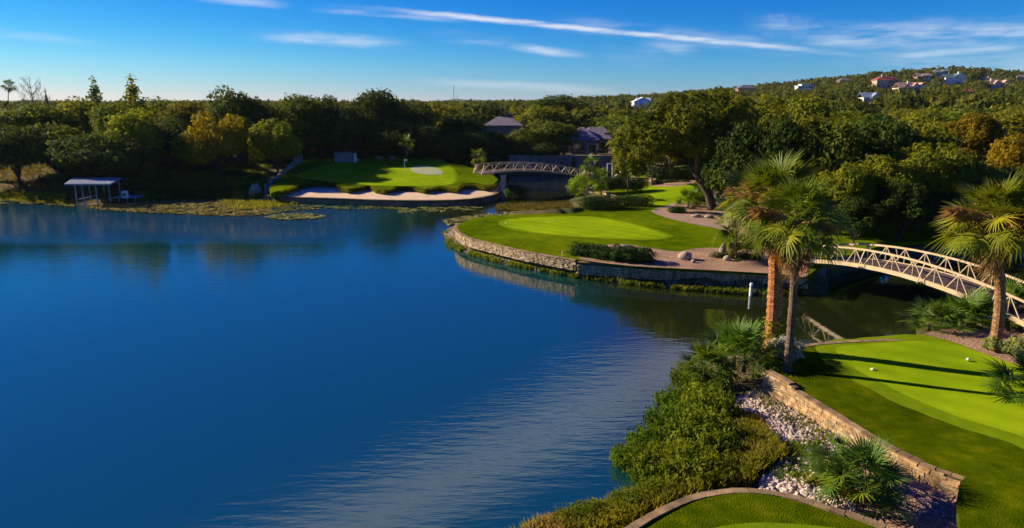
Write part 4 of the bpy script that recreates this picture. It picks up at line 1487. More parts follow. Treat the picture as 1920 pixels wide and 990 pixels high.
# ------------------------------------------------------------------ hedges and shrubs
def leafy_thing(name, label, cat, loc, blobs, n, size, mat, color, group=None, outward=.5, fill=.22, zmin=-.05, core=True):
    root = thing(name, label, cat, loc, 0, group)
    V, F = crown_leaves(blobs, n, size, outward, fill)
    V[:, 2] = np.maximum(V[:, 2], zmin)
    o = obj('foliage', np_mesh('foliage', V, F, mat), root)
    o.color = (*color, 1)
    if core:
        m = MB()
        for (c, rx, rz) in blobs:
            for k in range(5):
                a = k * 1.26
                m.bar((c[0], c[1], zmin), (c[0] + math.cos(a) * rx * .6, c[1] + math.sin(a) * rx * .6, c[2] + rz * .4), .03)
        m.build('stems', M['bark'], root)
    return root


def hedge(pxs, z, rad_, hgt, label, n, color=(1, 1, 1), name='clipped_hedge', size=.055, mat='hedge_leaf', cat='hedge'):
    pts = [P(u, v, z) for u, v in pxs]
    base = pts[0].copy()
    bl = []
    for i in range(len(pts) - 1):
        L = (pts[i + 1] - pts[i]).length
        k = max(1, int(L / (rad_ * .55)))
        for j in range(k + (i == len(pts) - 2)):
            c = pts[i].lerp(pts[i + 1], j / k) - base
            bl.append((np.array([c.x, c.y, hgt * .48]), rad_ * random.uniform(.88, 1.12), hgt * .54 * random.uniform(.94, 1.08)))
    return leafy_thing(name, label, cat, base, bl, n, size, M[mat], color, outward=.75, fill=.12)


hedge([(1098, 393), (1125, 391), (1150, 391), (1176, 390)], IZ, 1.15, 1.5, 'long dark clipped hedge behind the oval tee green', 14000, (.8, .95, .8))
hedge([(1182, 386), (1212, 386)], IZ, .95, 1.35, 'shorter clipped hedge at the right end of the long one', 6000, (.8, 1.0, .8))
hedge([(1084, 480), (1108, 483), (1140, 488)], IZ, .75, 1.1, 'dark clipped hedge on top of the curved stone wall, left half', 11000, (.9, 1.0, .7))
hedge([(1164, 490), (1185, 492), (1208, 493)], IZ, .85, 1.2, 'dark clipped hedge on top of the curved stone wall, right half', 10000, (.8, .95, .7))
hedge([(1150, 489), (1156, 489)], IZ, .5, .9, 'little reddish brown bush between the two hedge halves', 1800, (2.4, 1.1, .8), 'brown_bush', cat='bush')
hedge([(1262, 399), (1278, 399)], IZ, .6, .7, 'low round bush at the bend of the cart path', 3000, (1.1, 1.4, .9), 'round_bush', cat='bush')
for u, v, w_, lab, col in [(1228, 339, 1.2, 'left', (1.3, 1.3, 1.2)), (1252, 339, 1.4, 'middle', (2.2, 1.9, 1.7)), (1280, 339, 1.4, 'right', (1.9, 1.7, 1.5))]:
    hedge([(u - 6, v), (u + 8, v)], IZ + .6, w_, 2.0, lab + ' one of the big rounded grey green shrubs left of the leaning oak', 5000, col, 'rounded_shrub', .08, cat='shrub')
for k, u in enumerate((1233, 1250, 1262, 1283)):
    hedge([(u - 2, 347), (u + 4, 347)], IZ + .4, .55, .8, ['first', 'second', 'third', 'fourth'][k] + ' from the left of the small clipped bushes below the rounded grey shrubs', 1500, (1, 1.1, .7),
          'clipped_bush', .06, cat='bush')
for k, (u, v, w_, h_) in enumerate([(1118, 357, 1.2, 1.6), (1140, 356, 1.3, 1.9), (1165, 355, 1.4, 2.0), (1192, 356, 1.3, 1.6)]):
    hedge([(u - 4, v), (u + 6, v)], 1.8, w_, h_, ['leftmost', 'second', 'third', 'rightmost'][k] + ' dark shrub above the creek side stone wall', 3200, (.8, .9, .7), 'dark_shrub', .08, cat='shrub')
hedge([(1078, 366), (1090, 358), (1096, 350)], .4, 1.2, 2.2, 'bright leafy bush hanging over the creek at the right end of the far footbridge', 6500, (2.0, 2.3, 1.0), 'waterside_bush', .10, 'shrub_leaf', 'bush')
hedge([(960, 372), (972, 370)], .1, 1.3, 1.9, 'greyish bush on the water edge under the far footbridge', 4200, (1.6, 1.5, 1.8), 'waterside_bush', .09, cat='bush')
hedge([(1340, 484), (1420, 486)], IZ, .5, .5, 'dark creeping ground plants behind the boulders', 2500, (.9, 1, .8), 'creeping_plant', cat='plant')
for k, (u, v, s) in enumerate([(1478, 672, .62), (1460, 668, .5)]):
    b0 = P(u, v, TZ)
    r_ = leafy_thing('flowering_bush', ['round', 'small'][k] + ' lavender grey flowering bush at the foot of the twin palms', 'bush', b0, [(np.array([0, 0, s * .8]), s, s * .85)], 1800, .05,
                     M['shrub_leaf'], (2.2, 1.9, 4.5))
    V, F = crown_leaves([(np.array([0, 0, s * .8]), s * 1.02, s * .9)], 700, .035, .7, .05)
    obj('blossom', np_mesh('blossom', V, F, flat_mat('blossom', (.62, .56, .62), .8)), r_)
for k, (u, v, s, lab) in enumerate([(1862, 658, .42, 'tall narrow grey sage bush right at the foot of the right palm'), (1908, 668, .55, 'wide grey sage bush at the right edge'),
                                    (1935, 664, .6, 'grey sage bush cut by the right edge')]):
    leafy_thing('sage_bush', lab, 'bush', P(u, v, TZ), [(np.array([0, 0, s * .8]), s, s * .8)], 2600, .05, M['shrub_leaf'], (2.6, 2.1, 7.0))

# vines on the foot of the thick palm
b0 = P(1446, 660, TZ - .1)
V, F = crown_leaves([(np.array([0, 0, .3 * k]), .37 + .05 * (k % 2), .3) for k in range(6)], 2200, .055, .6, .1)
vn = obj('climbing_vine', np_mesh('climbing_vine', V, F, M['shrub_leaf']), None, b0)
vn.color = (2.0, 1.7, 1.2, 1)
tag(vn, 'vine with pale flowers climbing the lower trunk of the thick palm', 'vine')


# tall shore bushes on the near bank: upright willowy stems
def stem_leaves(n_stem, r, h, per=17, lf=.092):
    Cs, Ns = [], []
    for i in range(n_stem):
        a, q = rng.uniform(0, 6.28), math.sqrt(rng.random()) * r
        x, y = math.cos(a) * q, math.sin(a) * q
        hh = h * (1 - .40 * (q / r) ** 2) * rng.uniform(.45, 1.1) * (1.3 if rng.random() < .12 else 1)
        lx, ly = math.cos(a) * q * .25 + rng.normal(0, .11), math.sin(a) * q * .25 + rng.normal(0, .11)
        for k in range(per):
            t = 1 - (k / per) ** 1.3 * .8
            Cs.append((x + lx * t + rng.normal(0, .05), y + ly * t + rng.normal(0, .05), hh * t))
            n = rng.normal(size=3)
            n[2] = abs(n[2]) * .5
            Ns.append(n / np.linalg.norm(n))
    Cs, Ns = np.array(Cs), np.array(Ns)
    n = len(Cs)
    ref = np.tile(np.array([[0, 0, 1.0]]), (n, 1)) + rng.normal(0, .45, (n, 3))
    b2 = np.cross(Ns, ref)
    b2 /= np.linalg.norm(b2, axis=1, keepdims=True)
    a2 = np.cross(b2, Ns)
    s = (lf * (.6 + .8 * rng.random(n)))[:, None]
    V = np.stack([Cs - a2 * s, Cs - b2 * s * .38, Cs + a2 * s, Cs + b2 * s * .38], 1).reshape(-1, 3)
    return V, np.arange(4 * n).reshape(n, 4)


SHRUB = []
for k in range(4):
    V, F = stem_leaves(290, 1.0, 1.6)
    me = np_mesh('foliage', V, F, M['shrub_leaf'])
    m = MB()
    for i in range(22):
        a, q = random.uniform(0, 6.28), random.uniform(0, .8)
        m.bar((math.cos(a) * q * .6, math.sin(a) * q * .6, -.3), (math.cos(a) * q, math.sin(a) * q, 1.0), .018)
    SHRUB.append((me, m.mesh('stems', M['bark'])))


def shore_shrub(u, v, z, r, h, col, label, group=None):
    b0 = P(u, v, z)
    root = thing('shore_shrub', label, 'shrub', b0, random.uniform(0, 6), group, (r, r, h / 1.5))
    a, b2 = random.choice(SHRUB)
    o = obj('foliage', a, root)
    j_ = random.uniform(.8, 1.35)
    o.color = (col[0] * j_, col[1] * (j_ + 1) / 2, col[2], 1)
    obj('stems', b2, root)


SH = [(1300, 730, .9, 1.5, 'g', 'shrub at the upper tip of the shore thicket'), (1335, 752, .75, 1.0, 'g', 'shrub below the yellowish palmetto'),
      (1275, 770, .9, 1.3, 'd', 'shrub on the water side near the top of the thicket'), (1325, 790, 1.1, 1.7, 'g', 'tall shrub in the upper middle of the thicket'),
      (1340, 838, .6, .9, 'y', 'yellowish shrub beside the upper pale rocks'), (1262, 815, 1.0, 1.5, 'd', 'dark shrub leaning over the water, middle'),
      (1310, 840, 1.15, 1.8, 'g', 'tallest shrub in the centre of the thicket'), (1340, 858, .8, 1.3, 'g', 'shrub right of the tallest one'),
      (1220, 850, .85, 1.2, 'd', 'shrub left of the centre over the water'), (1185, 872, .7, 1.0, 'd', 'lowest leftmost shrub reaching into the lake'),
      (1240, 885, .95, 1.3, 'g', 'wide shrub on the lower water side'), (1295, 895, 1.0, 1.5, 'g', 'shrub in the lower middle of the thicket'),
      (1345, 898, .8, 1.1, 'y', 'olive shrub above the curved kerb'), (1378, 872, .5, .7, 'y', 'small golden shrub near the white rocks'),
      (1215, 900, .6, .8, 'd', 'small dark shrub in the notch of the shoreline'),
      (1180, 955, .6, .8, 'g', 'low shrub left of the kerb, upper'), (1230, 935, .6, .8, 'g', 'low shrub by the kerb below the notch'),
      (1110, 980, .6, .8, 'g', 'low shrub at the bottom edge left of the kerb'), (1065, 990, .5, .7, 'g', 'leftmost low shrub at the bottom edge'), (1150, 990, .5, .6, 'y', 'yellowish low shrub touching the kerb')]
COLS = {'g': (1.1, 1.1, .8), 'd': (.72, .95, .75), 'y': (1.9, 1.4, .6)}
for u, v, r, h, c, lab in SH:
    q = P(u, v, .25)
    z = max(gh(q.x, q.y), .0)
    shore_shrub(u, v, z, r * .95, h * .72, COLS[c], lab)


# ------------------------------------------------------------------ grasses (nobody could count them)
def grass_mass(name, pts, hmin, hmax, mat, color, label, width=.012, lean=.35, per=5, spread=.12):
    n = len(pts) * per
    base = np.repeat(np.array(pts, float), per, 0)
    base[:, :2] += rng.normal(0, spread, (n, 2))
    a = rng.uniform(0, 6.28, n)
    L = rng.uniform(hmin, hmax, n)
    d = np.stack([np.cos(a), np.sin(a), np.zeros(n)], 1)
    s = np.stack([-np.sin(a), np.cos(a), np.zeros(n)], 1) * width
    ln = rng.uniform(.1, 1, n)[:, None] * lean
    mid = base + d * L[:, None] * ln * .4 + np.array([0, 0, 1]) * L[:, None] * .6
    tip = base + d * L[:, None] * ln * 1.1 + np.array([0, 0, 1]) * L[:, None]
    V = np.stack([base - s, base + s, mid + s * .8, tip, mid - s * .8], 1).reshape(-1, 3)
    F = np.arange(5 * n).reshape(n, 5)
    o = obj(name, np_mesh(name, V, F, mat))
    o.color = (*color, 1)
    tag(o, label, kind='stuff')
    return o


def scatter_px(poly_px, n, z=None, zref=.3, reject=None):
    """random points inside a pixel outline laid on the ground"""
    poly = [Vector(P(u, v, zref)[:2]) for u, v in poly_px]
    xs, ys = [p.x for p in poly], [p.y for p in poly]
    out = []
    while len(out) < n:
        k = n * 3
        x, y = rng.uniform(min(xs), max(xs), k), rng.uniform(min(ys), max(ys), k)
        ok = (sd_poly(x, y, poly) < 0) & (sd_poly(x, y, TEE) > .15) & (sd_poly(x, y, BOT) > .1)
        x, y = x[ok], y[ok]
        zz = ground_h(x, y) if z is None else np.full(len(x), z)
        out += list(zip(x, y, zz))
    return out[:n]


grass_mass('tall_grass', scatter_px([(1370, 812), (1400, 812), (1430, 832), (1462, 868), (1462, 888), (1420, 895), (1400, 922), (1340, 925), (1300, 938), (1330, 900), (1370, 870), (1370, 820)], 3600),
           .12, .62, M['grass_blade'], (.95, .95, .8), 'golden green tall grass between the thicket and the pale rocks', .011, .5)
grass_mass('tall_grass', scatter_px([(1380, 790), (1420, 795), (1435, 840), (1430, 880), (1390, 880), (1372, 820)], 600), .15, .42, M['grass_blade'], (1.3, .75, .6),
           'rusty brown weeds among the tall grass', .012, .5)
grass_mass('shore_grass', scatter_px([(1320, 905), (1310, 930), (1200, 975), (1120, 1010), (960, 1010), (1010, 985), (1090, 962), (1180, 930), (1240, 915)], 2600), .15, .5, M['grass_blade'],
           (1.1, 1.0, .8), 'thin yellow green grass along the shore at the bottom', .010, .5)
grass_mass('dry_grass', scatter_px([(985, 1010), (1010, 983), (1050, 978), (1075, 1000), (1060, 1015)], 260), .25, .5, M['palm_dead'], (1, 1, 1),
           'dry pinkish seed grass at the bottom edge left of the low shrubs', .008, .6)
grass_mass('weeds', scatter_px([(1425, 880), (1470, 850), (1530, 850), (1560, 900), (1560, 945), (1470, 925), (1430, 900)], 900), .08, .28, M['grass_blade'], (.8, 1.1, .8),
           'small green weeds growing between the white rocks', .014, .9)
grass_mass('weeds', scatter_px([(1520, 930), (1560, 915), (1610, 950), (1640, 975), (1590, 965)], 260), .2, .5, M['grass_blade'], (1.3, 1.2, .8), 'yellow grass under the big palmetto', .012, .6)
grass_mass('weeds', scatter_px([(1400, 745), (1450, 730), (1560, 800), (1600, 850), (1540, 860), (1440, 790)], 170), .08, .3, M['grass_blade'], (.9, .9, .7), 'sparse weeds sprouting from the pale rock bank', .012, .9)
# fringe plants at the peninsula foot
fr = []
wl_px = [(836, 438), (846, 461), (890, 479), (940, 493), (1000, 506), (1080, 520), (1180, 532), (1280, 542), (1400, 551), (1500, 552)]
wlp = [P(u, v, 0) for u, v in wl_px]
for i in range(len(wlp) - 1):
    L = (wlp[i + 1] - wlp[i]).length
    dens = 80 if i >= 5 else 70
    for k in range(int(L * dens)):
        q = wlp[i].lerp(wlp[i + 1], random.random())
        if math.sin(q.x * 2.1) + math.sin(q.x * 5.3 + 1) + random.uniform(-.6, .6) > (-.8 if i >= 5 else -.5):
            off = abs(random.gauss(0, .45))
            nrm_ = Vector((wlp[i + 1] - wlp[i]).yx)
            nrm_ = Vector((-(wlp[i + 1] - wlp[i]).y, (wlp[i + 1] - wlp[i]).x)).normalized()
            x, y = q.x + nrm_.x * (off - .3), q.y + nrm_.y * (off - .3)
            fr.append((x, y, max(0, gh(x, y)) if k % 8 == 0 else .03))
grass_mass('shore_plants', fr, .08, .42, M['grass_blade'], (.75, .95, .7), 'low leafy water plants along the foot of the curved stone wall', .022, .9, 5, .10)
# the far left bank
grass_mass('bank_grass', scatter_px([(0, 366), (120, 372), (120, 382), (60, 378), (0, 373)], 1500), .2, .7, M['grass_blade'], (1.5, 1.5, .8), 'bright tufted grass on the far left shore', .03, .6)
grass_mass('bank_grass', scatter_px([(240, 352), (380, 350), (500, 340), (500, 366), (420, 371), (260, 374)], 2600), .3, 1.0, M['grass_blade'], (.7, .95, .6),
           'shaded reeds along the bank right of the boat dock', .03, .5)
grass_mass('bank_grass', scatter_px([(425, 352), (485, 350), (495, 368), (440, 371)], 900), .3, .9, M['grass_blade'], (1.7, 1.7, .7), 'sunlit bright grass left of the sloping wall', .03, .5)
grass_mass('bank_grass', scatter_px([(0, 325), (180, 320), (300, 325), (480, 318), (490, 340), (240, 350), (120, 362), (0, 362)], 3000, zref=1.6), .15, .45, M['grass_blade'], (.7, .5, .6),
           'dry meadow grass on the slope below the far oaks', .03, .7)
# roughness of the sloping lip of the far green
lp = [P(u, v - 5.5, 1.55) for u, v in lip_px]
ed = []
for i in range(len(lp) - 1):
    for k in range(int((lp[i + 1] - lp[i]).length * 40)):
        q = lp[i].lerp(lp[i + 1], random.random())
        ed.append((q.x, q.y + random.uniform(-.05, .25), 1.62 - random.random() * .5))
grass_mass('lip_grass', ed, .12, .28, M['grass_blade'], (.9, 1.0, .5), 'long grass hanging over the lip of the far bunker', .03, 1.2, 4)

# reeds and lily pads
grass_mass('reeds', scatter_px([(930, 385), (1065, 380), (1078, 396), (1000, 398), (930, 396)], 900, z=-.02, zref=0), .2, .6, M['grass_blade'], (.55, .42, .5),
           'thin reeds standing in the water behind the peninsula', .012, .3, 3)
grass_mass('reeds', scatter_px([(410, 376), (500, 378), (560, 384), (470, 396), (430, 392)], 600, z=-.02, zref=0), .15, .6, M['grass_blade'], (1.1, 1.1, .6), 'green reeds among the lily pads', .02, .5, 3)


def pads(poly_px, n, rmin, rmax, label, col=(1, 1, 1), patchy=.0):
    pts = scatter_px(poly_px, n, z=.02, zref=0)
    vs, fs = [], []
    for (x, y, z) in pts:
        if math.sin(x * 1.7 + 2 * math.sin(y * 1.1)) + math.sin(y * 2.3 + x) + 1.3 * math.sin(x * 4.1 + 3 * math.sin(y * 1.9)) * math.sin(y * 3.3 - x) < patchy:
            continue
        r = random.uniform(rmin, rmax) * .72
        a0 = random.uniform(0, 6.28)
        tx, ty = random.uniform(-.3, .3), random.uniform(-.3, .3)
        z = z + random.uniform(0, .05)
        k = len(vs)
        for j in range(7):
            a = a0 + j * 5.6 / 6
            dx, dy = math.cos(a) * r, math.sin(a) * r
            vs.append((x + dx, y + dy, z + dx * tx + dy * ty + .04))
        fs.append(tuple(range(k, k + 7)))
    o = obj('lily_pads', np_mesh('lily_pads', np.array(vs), np.array(fs), M['pad']))
    o.color = (*col, 1)
    tag(o, label, kind='stuff')


pads([(0, 374), (60, 378), (140, 382), (140, 388), (60, 384), (0, 383)], 2600, .12, .3, 'lily pads along the far left shore', (1.1, 1.2, .7))
pads([(160, 388), (230, 383), (300, 377), (400, 375), (490, 378), (500, 392), (520, 400), (470, 406), (400, 405), (330, 402), (250, 398), (180, 393)], 9500, .12, .30,
     'wide raft of yellowing lily pads right of the boat dock', (1.2, 1.05, .7), -1.0)
pads([(495, 408), (530, 402), (580, 401), (612, 406), (590, 411), (530, 413)], 1500, .14, .3, 'pale lily pad raft in front of the long bunker', (1.2, 1.3, 1.2), -1.2)
pads([(500, 384), (600, 386), (760, 389), (760, 393), (600, 393), (520, 398)], 1700, .12, .28, 'algae and pads along the foot of the bunker wall', (.8, .9, .5), -.2)
pads([(745, 391), (850, 386), (905, 390), (890, 396), (800, 399), (750, 400)], 1700, .12, .28, 'lily pads under the right end of the bunker wall', (1.0, 1.1, .8), -.3)
pads([(830, 412), (870, 407), (930, 400), (1000, 394), (1000, 400), (930, 407), (880, 417), (840, 423)], 2200, .10, .24, 'pale lily pads at the tip of the peninsula', (1.3, 1.3, 1.2), -.7)
pads([(935, 384), (1075, 380), (1080, 394), (935, 396)], 3000, .08, .22, 'small pads among the reeds behind the peninsula', (.9, .8, .7), -.3)


# ------------------------------------------------------------------ rocks
def rock_mesh(name, sub, seed, mat, amp=.22, smooth=True):
    bm_ = bmesh.new()
    bmesh.ops.create_icosphere(bm_, subdivisions=sub, radius=1.0)
    r0 = np.random.default_rng(seed)
    ax = [r0.normal(size=3) for _ in range(5)]
    for v_ in bm_.verts:
        p = np.array(v_.co)
        d = 1.0
        for k, a in enumerate(ax):
            d += amp * math.sin(float(p @ a) * (1.0 + .5 * k) + k) / (1 + .4 * k)
        v_.co = v_.co * d
    me = bpy.data.meshes.new(name)
    bm_.to_mesh(me)
    bm_.free()
    if smooth:
        me.polygons.foreach_set('use_smooth', [True] * len(me.polygons))
    me.materials.append(mat)
    return me


def boulder(u, v, z, dims, label, rz=0.0, tilt=(0, 0), seed=1, amp=.10):
    b0 = P(u, v, z)
    o = obj('boulder', rock_mesh('boulder', 3, seed, M['boulder'], amp), None, (b0.x, b0.y, z + dims[2] * .8), (tilt[0], tilt[1], rz), dims)
    tag(o, label, 'boulder')


boulder(1284, 488, IZ, (.56, .42, .36), 'big oval boulder on the pink gravel', .2, (0, .1), 3)
boulder(1300, 494, IZ, (.17, .17, .17), 'small round stone in front of the oval boulder', 0, (0, 0), 4)
boulder(1355, 482, IZ, (.30, .24, .62), 'upright standing stone on the gravel', .3, (0, .06), 5, .06)
boulder(1363, 490, IZ, (.29, .27, .26), 'round stone leaning at the upright one', 0, (0, 0), 6, .06)
boulder(1172, 466, IZ, (.62, .34, .20), 'flat pale rock behind the clipped hedge', .1, (0, 0), 7)
boulder(1306, 408, IZ, (.55, .38, .22), 'low smooth boulder on the gravel by the oak', .1, (0, 0), 8)
boulder(1330, 409, IZ, (.45, .32, .20), 'second low boulder nearer the oak trunk', .1, (0, 0), 9)
boulder(669, 302, 3.1, (.5, .4, .32), 'white boulder below the grey shed', 0, (0, 0), 10)
boulder(712, 299, 3.1, (.7, .4, .35), 'grey boulder behind the far green, left of two', 0, (0, 0), 11)
boulder(736, 299, 3.1, (.6, .4, .33), 'grey boulder behind the far green, right of two', 0, (0, 0), 12)
boulder(894, 323, 2.2, (.5, .4, .35), 'pale boulder at the left end of the far footbridge', 0, (0, 0), 13)
boulder(479, 368, .2, (.8, .7, 1.2), 'dark rocky stump left of the sloping wall foot', 0, (.1, .3), 14, .2)

STONES = [rock_mesh('stone', 1, 20 + k, M['rock'], .26, False) for k in range(7)]


def rock_bed(name, label, poly_px, n_ind, n_stuff, smin, smax, tint=(1, 1, 1), zref=.8, dz=0.0):
    root = thing(name, label, None)
    root['kind'] = 'structure'
    pts = scatter_px(poly_px, n_ind + n_stuff, zref=zref)
    pts.sort(key=lambda p: p[1])
    vs, fs = [], []
    tri = []
    for me in STONES:
        me.calc_loop_triangles()
        tri.append((np.array([v.co[:] for v in me.vertices]), np.array([p.vertices[:] for p in me.polygons])))
    base = 0
    for i, (x, y, z) in enumerate(pts):
        s = random.uniform(smin, smax) * (1.25 if random.random() < .12 else 1)
        rot = Euler((random.uniform(0, 6), random.uniform(0, 6), random.uniform(0, 6)))
        sc = (s * random.uniform(.8, 1.25), s * random.uniform(.65, 1.0), s * random.uniform(.5, .8))
        if i < n_ind:
            o = obj('stone', random.choice(STONES), root, (x, y, z + s * .35), rot, sc)
            k = random.uniform(.65, 1.2)
            w = random.uniform(.9, 1.1)
            o.color = (tint[0] * k * w, tint[1] * k, tint[2] * k / w, 1)
        else:
            V, F = tri[i % 7]
            M3 = np.array(rot.to_matrix()) @ np.diag(sc)
            vs.append(V @ M3.T + np.array([x, y, z + s * .35]))
            fs.append(F + base)
            base += len(V)
    if vs:
        o = obj('stones', np_mesh('stones', np.concatenate(vs), np.concatenate(fs), M['rock']), root, kind='stuff')
        o.color = (tint[0] * .95, tint[1] * .93, tint[2] * .93, 1)
    return root


rock_bed('rock_bed', 'bank of broken pale limestone below the golden wall',
         [(1362, 742), (1440, 712), (1455, 718), (1500, 748), (1570, 795), (1640, 838), (1600, 870), (1540, 870), (1500, 850), (1490, 862), (1430, 835), (1395, 812), (1370, 795)], 290, 4400, .03, .11, (.95, .93, .92))
rock_bed('rock_bed', 'white limestone rubble along the curved kerb left of the big palmetto',
         [(1430, 890), (1470, 850), (1530, 850), (1580, 880), (1600, 955), (1540, 945), (1470, 925), (1420, 915)], 230, 800, .04, .14, (1.2, 1.18, 1.14))
# stones in the pea gravel
tag(sheet_px('gravel_bed', [(1560, 950), (1590, 870), (1640, 845), (1730, 872), (1815, 900), (1800, 930), (1795, 960), (1800, 1010), (1700, 1060), (1650, 990)], 1.0,
             lambda x, y: ground_h(x, y), .06, M['gravel'], 'tan pea gravel behind the big palmetto', res=.4), kind='structure')
rb = []
for x, y, z in scatter_px([(1640, 862), (1730, 880), (1792, 900), (1790, 1000), (1650, 1000)], 3600):
    rb.append((x, y, z + .07))
V = []
F = []
for k, (x, y, z) in enumerate(rb):
    s = random.uniform(.018, .04)
    V += [(x - s, y, z), (x, y - s, z), (x + s, y, z), (x, y + s, z), (x, y, z + s)]
    F += [(5 * k, 5 * k + 1, 5 * k + 4), (5 * k + 1, 5 * k + 2, 5 * k + 4), (5 * k + 2, 5 * k + 3, 5 * k + 4), (5 * k + 3, 5 * k, 5 * k + 4)]
tag(obj('pebbles', np_mesh('pebbles', V, F, flat_mat('pebbles', (.42, .27, .16), .9, .6, 8))), 'loose tan pebbles on the gravel behind the big palmetto', kind='stuff')

# rubble at the foot of the peninsula wall
vs, fs, base = [], [], 0
tri = [(np.array([v.co[:] for v in me.vertices]), np.array([p.vertices[:] for p in me.polygons])) for me in STONES]
for i in range(len(wlp) - 1):
    L = (wlp[i + 1] - wlp[i]).length
    nrm_ = Vector((-(wlp[i + 1] - wlp[i]).y, (wlp[i + 1] - wlp[i]).x)).normalized()
    for k in range(int(L * (90 if i < 7 else 26))):
        q = wlp[i].lerp(wlp[i + 1], random.random())
        o_ = random.uniform(-.1, 1.5)
        x, y = q.x + nrm_.x * o_, q.y + nrm_.y * o_
        s = random.uniform(.06, .14)
        rot = Euler((random.uniform(0, 6), random.uniform(0, 6), random.uniform(0, 6)))
        V, F = tri[k % 7]
        M3 = np.array(rot.to_matrix()) * s
        vs.append((V @ M3.T + np.array([x, y, max(0, o_ * .50) + .02]), F))
V = np.concatenate([a for a, b_ in vs])
offs = np.cumsum([0] + [len(a) for a, b_ in vs[:-1]])
F = np.concatenate([b_ + o_ for (a, b_), o_ in zip(vs, offs)])
o = obj('rubble', np_mesh('rubble', V, F, M['rock']))
o.color = (.62, .55, .5, 1)
tag(o, 'brownish rubble stones along the foot of the curved wall', kind='stuff')


# ------------------------------------------------------------------ walls
def resample(pts, step):
    out = [Vector(pts[0])]
    for a, b2 in zip(pts[:-1], pts[1:]):
        a, b2 = Vector(a), Vector(b2)
        n = max(1, round((b2 - a).length / step))
        for k in range(1, n + 1):
            out.append(a.lerp(b2, k / n))
    return out


BRICKS = []
for k in range(5):
    m = MB()
    m.box((0, 0, 0), (1, 1, 1), None, .035)
    BRICKS.append(m.mesh('stone', M['stone']))


def stone_wall(name, label, pts, ztop, zbot, thick, course, slen, individual, cap_h=.09, cap_len=.6, stone_mat=None, maxn=300, cap_over=.05):
    """pts: centre line of the wall in plan"""
    root = thing(name, label, 'wall')
    P2 = resample(catmull([(p[0], p[1], 0) for p in pts], False, 4), .4)
    cum = [0]
    for a, b2 in zip(P2[:-1], P2[1:]):
        cum.append(cum[-1] + (b2 - a).length)
    L = cum[-1]

    def at(s):
        s = min(max(s, 0), L - 1e-4)
        k = int(np.searchsorted(cum, s, 'right')) - 1
        k = min(k, len(P2) - 2)
        d = (P2[k + 1] - P2[k])
        return P2[k] + d * ((s - cum[k]) / (cum[k + 1] - cum[k])), d.normalized()
    zt = ztop if callable(ztop) else (lambda s: ztop)
    core = MB()
    for a, b2, s0 in zip(P2[:-1], P2[1:], cum):
        z1 = zt(s0) - cap_h - .004
        d = (b2 - a).normalized()
        core.bar((*(a - d * .01)[:2], (z1 + zbot) / 2), (*(b2 + d * .01)[:2], (z1 + zbot) / 2), thick - .07, z1 - zbot)
    core.build('mortar_core', M['mortar'], root)
    joined = MB()
    cnt = 0
    s = 0.0
    rows = int((zt(0) - cap_h - zbot) / course)
    for r_ in range(rows):
        s = -random.uniform(0, slen)
        z = zbot + course * (r_ + .5)
        while s < L:
            l_ = slen * random.uniform(.5, 1.9)
            p, d = at(s + l_ / 2)
            if s + l_ < L + .1 and z + course * .5 < zt(s + l_ / 2) - cap_h + .03:
                ang = math.atan2(d.y, d.x)
                if individual and cnt < maxn:
                    o = obj('stone', random.choice(BRICKS), root, (p.x, p.y, z), (0, 0, ang), (l_ - .022, thick + random.uniform(-.02, .03), course - .018))
                    k = random.uniform(.62, 1.22)
                    w = random.uniform(.9, 1.12)
                    o.color = (k * w, k, k / w, 1)
                    cnt += 1
                else:
                    joined.box((p.x, p.y, z), (l_ - .03, thick + random.uniform(-.02, .05), course - .03), Matrix.Rotation(ang, 3, 'Z'), .028)
            s += l_
    if joined.v:
        joined.build('stonework', stone_mat or M['stone_face'], root, kind='stuff')
    s = 0.0
    while s < L - .05:
        l_ = min(cap_len * random.uniform(.75, 1.25), L - s)
        p, d = at(s + l_ / 2)
        ang = math.atan2(d.y, d.x)
        z = zt(s + l_ / 2) - cap_h / 2
        o = obj('coping_stone', CAPS[cnt % 3], root, (p.x, p.y, z), (0, 0, ang), (l_ - .012, thick + cap_over * 2, cap_h))
        k = random.uniform(.7, 1.15)
        o.color = (k, k, k, 1)
        s += l_
        cnt += 1
    return root


CAPS = []
for k in range(3):
    m = MB()
    m.box((0, 0, 0), (1, 1, 1), None, .03)
    CAPS.append(m.mesh('coping_stone', M['cap']))

stone_wall('retaining_wall', 'long curved pale stone wall round the tip of the peninsula', [P(u, v, IZ) for u, v in front_px], IZ + .06, .62, .42, .15, .22, False, .08, .8)
stone_wall('retaining_wall', 'shaded straight part of the stone wall below the pink gravel', [P(u, v, IZ - .08) for u, v in [(1084, 491)] + front_px2], IZ - .04, .40, .42, .15, .22, False, .08, .8)
pts = [P(u, v, TZ) for u, v in tee_wall_px]
stone_wall('retaining_wall', 'golden sandstone wall running down between the tee lawn and the pale rocks', pts,
           lambda s: TZ + (.20 if s < 1.55 else .03) - max(0, s - 6.5) * .02, .42, .26, .13, .34, True, .06, .42, cap_over=.015)
pts = [P(u, v, BZ) for u, v in curb_px[:11]]
stone_wall('stone_kerb', 'curved flagstone kerb round the lawn at the bottom edge', pts, BZ + .05, .6, .22, .20, .4, False, .08, .45, cap_over=.02)
stone_wall('creek_wall', 'low curved tan stone wall on the right bank of the creek', [P(u, v, 1.5) for u, v in [(1096, 349), (1110, 352), (1130, 357), (1148, 364), (1158, 374)]], 1.5, .1, .4, .2, .4,
           False, .1, 1.0)
stone_wall('bunker_wall', 'low brown stone wall in the water below the long bunker', [(p.x, p.y) for p in WALLB], .86, -.2, .4, .2, .7, False, .12, 2.4, M['cap'])
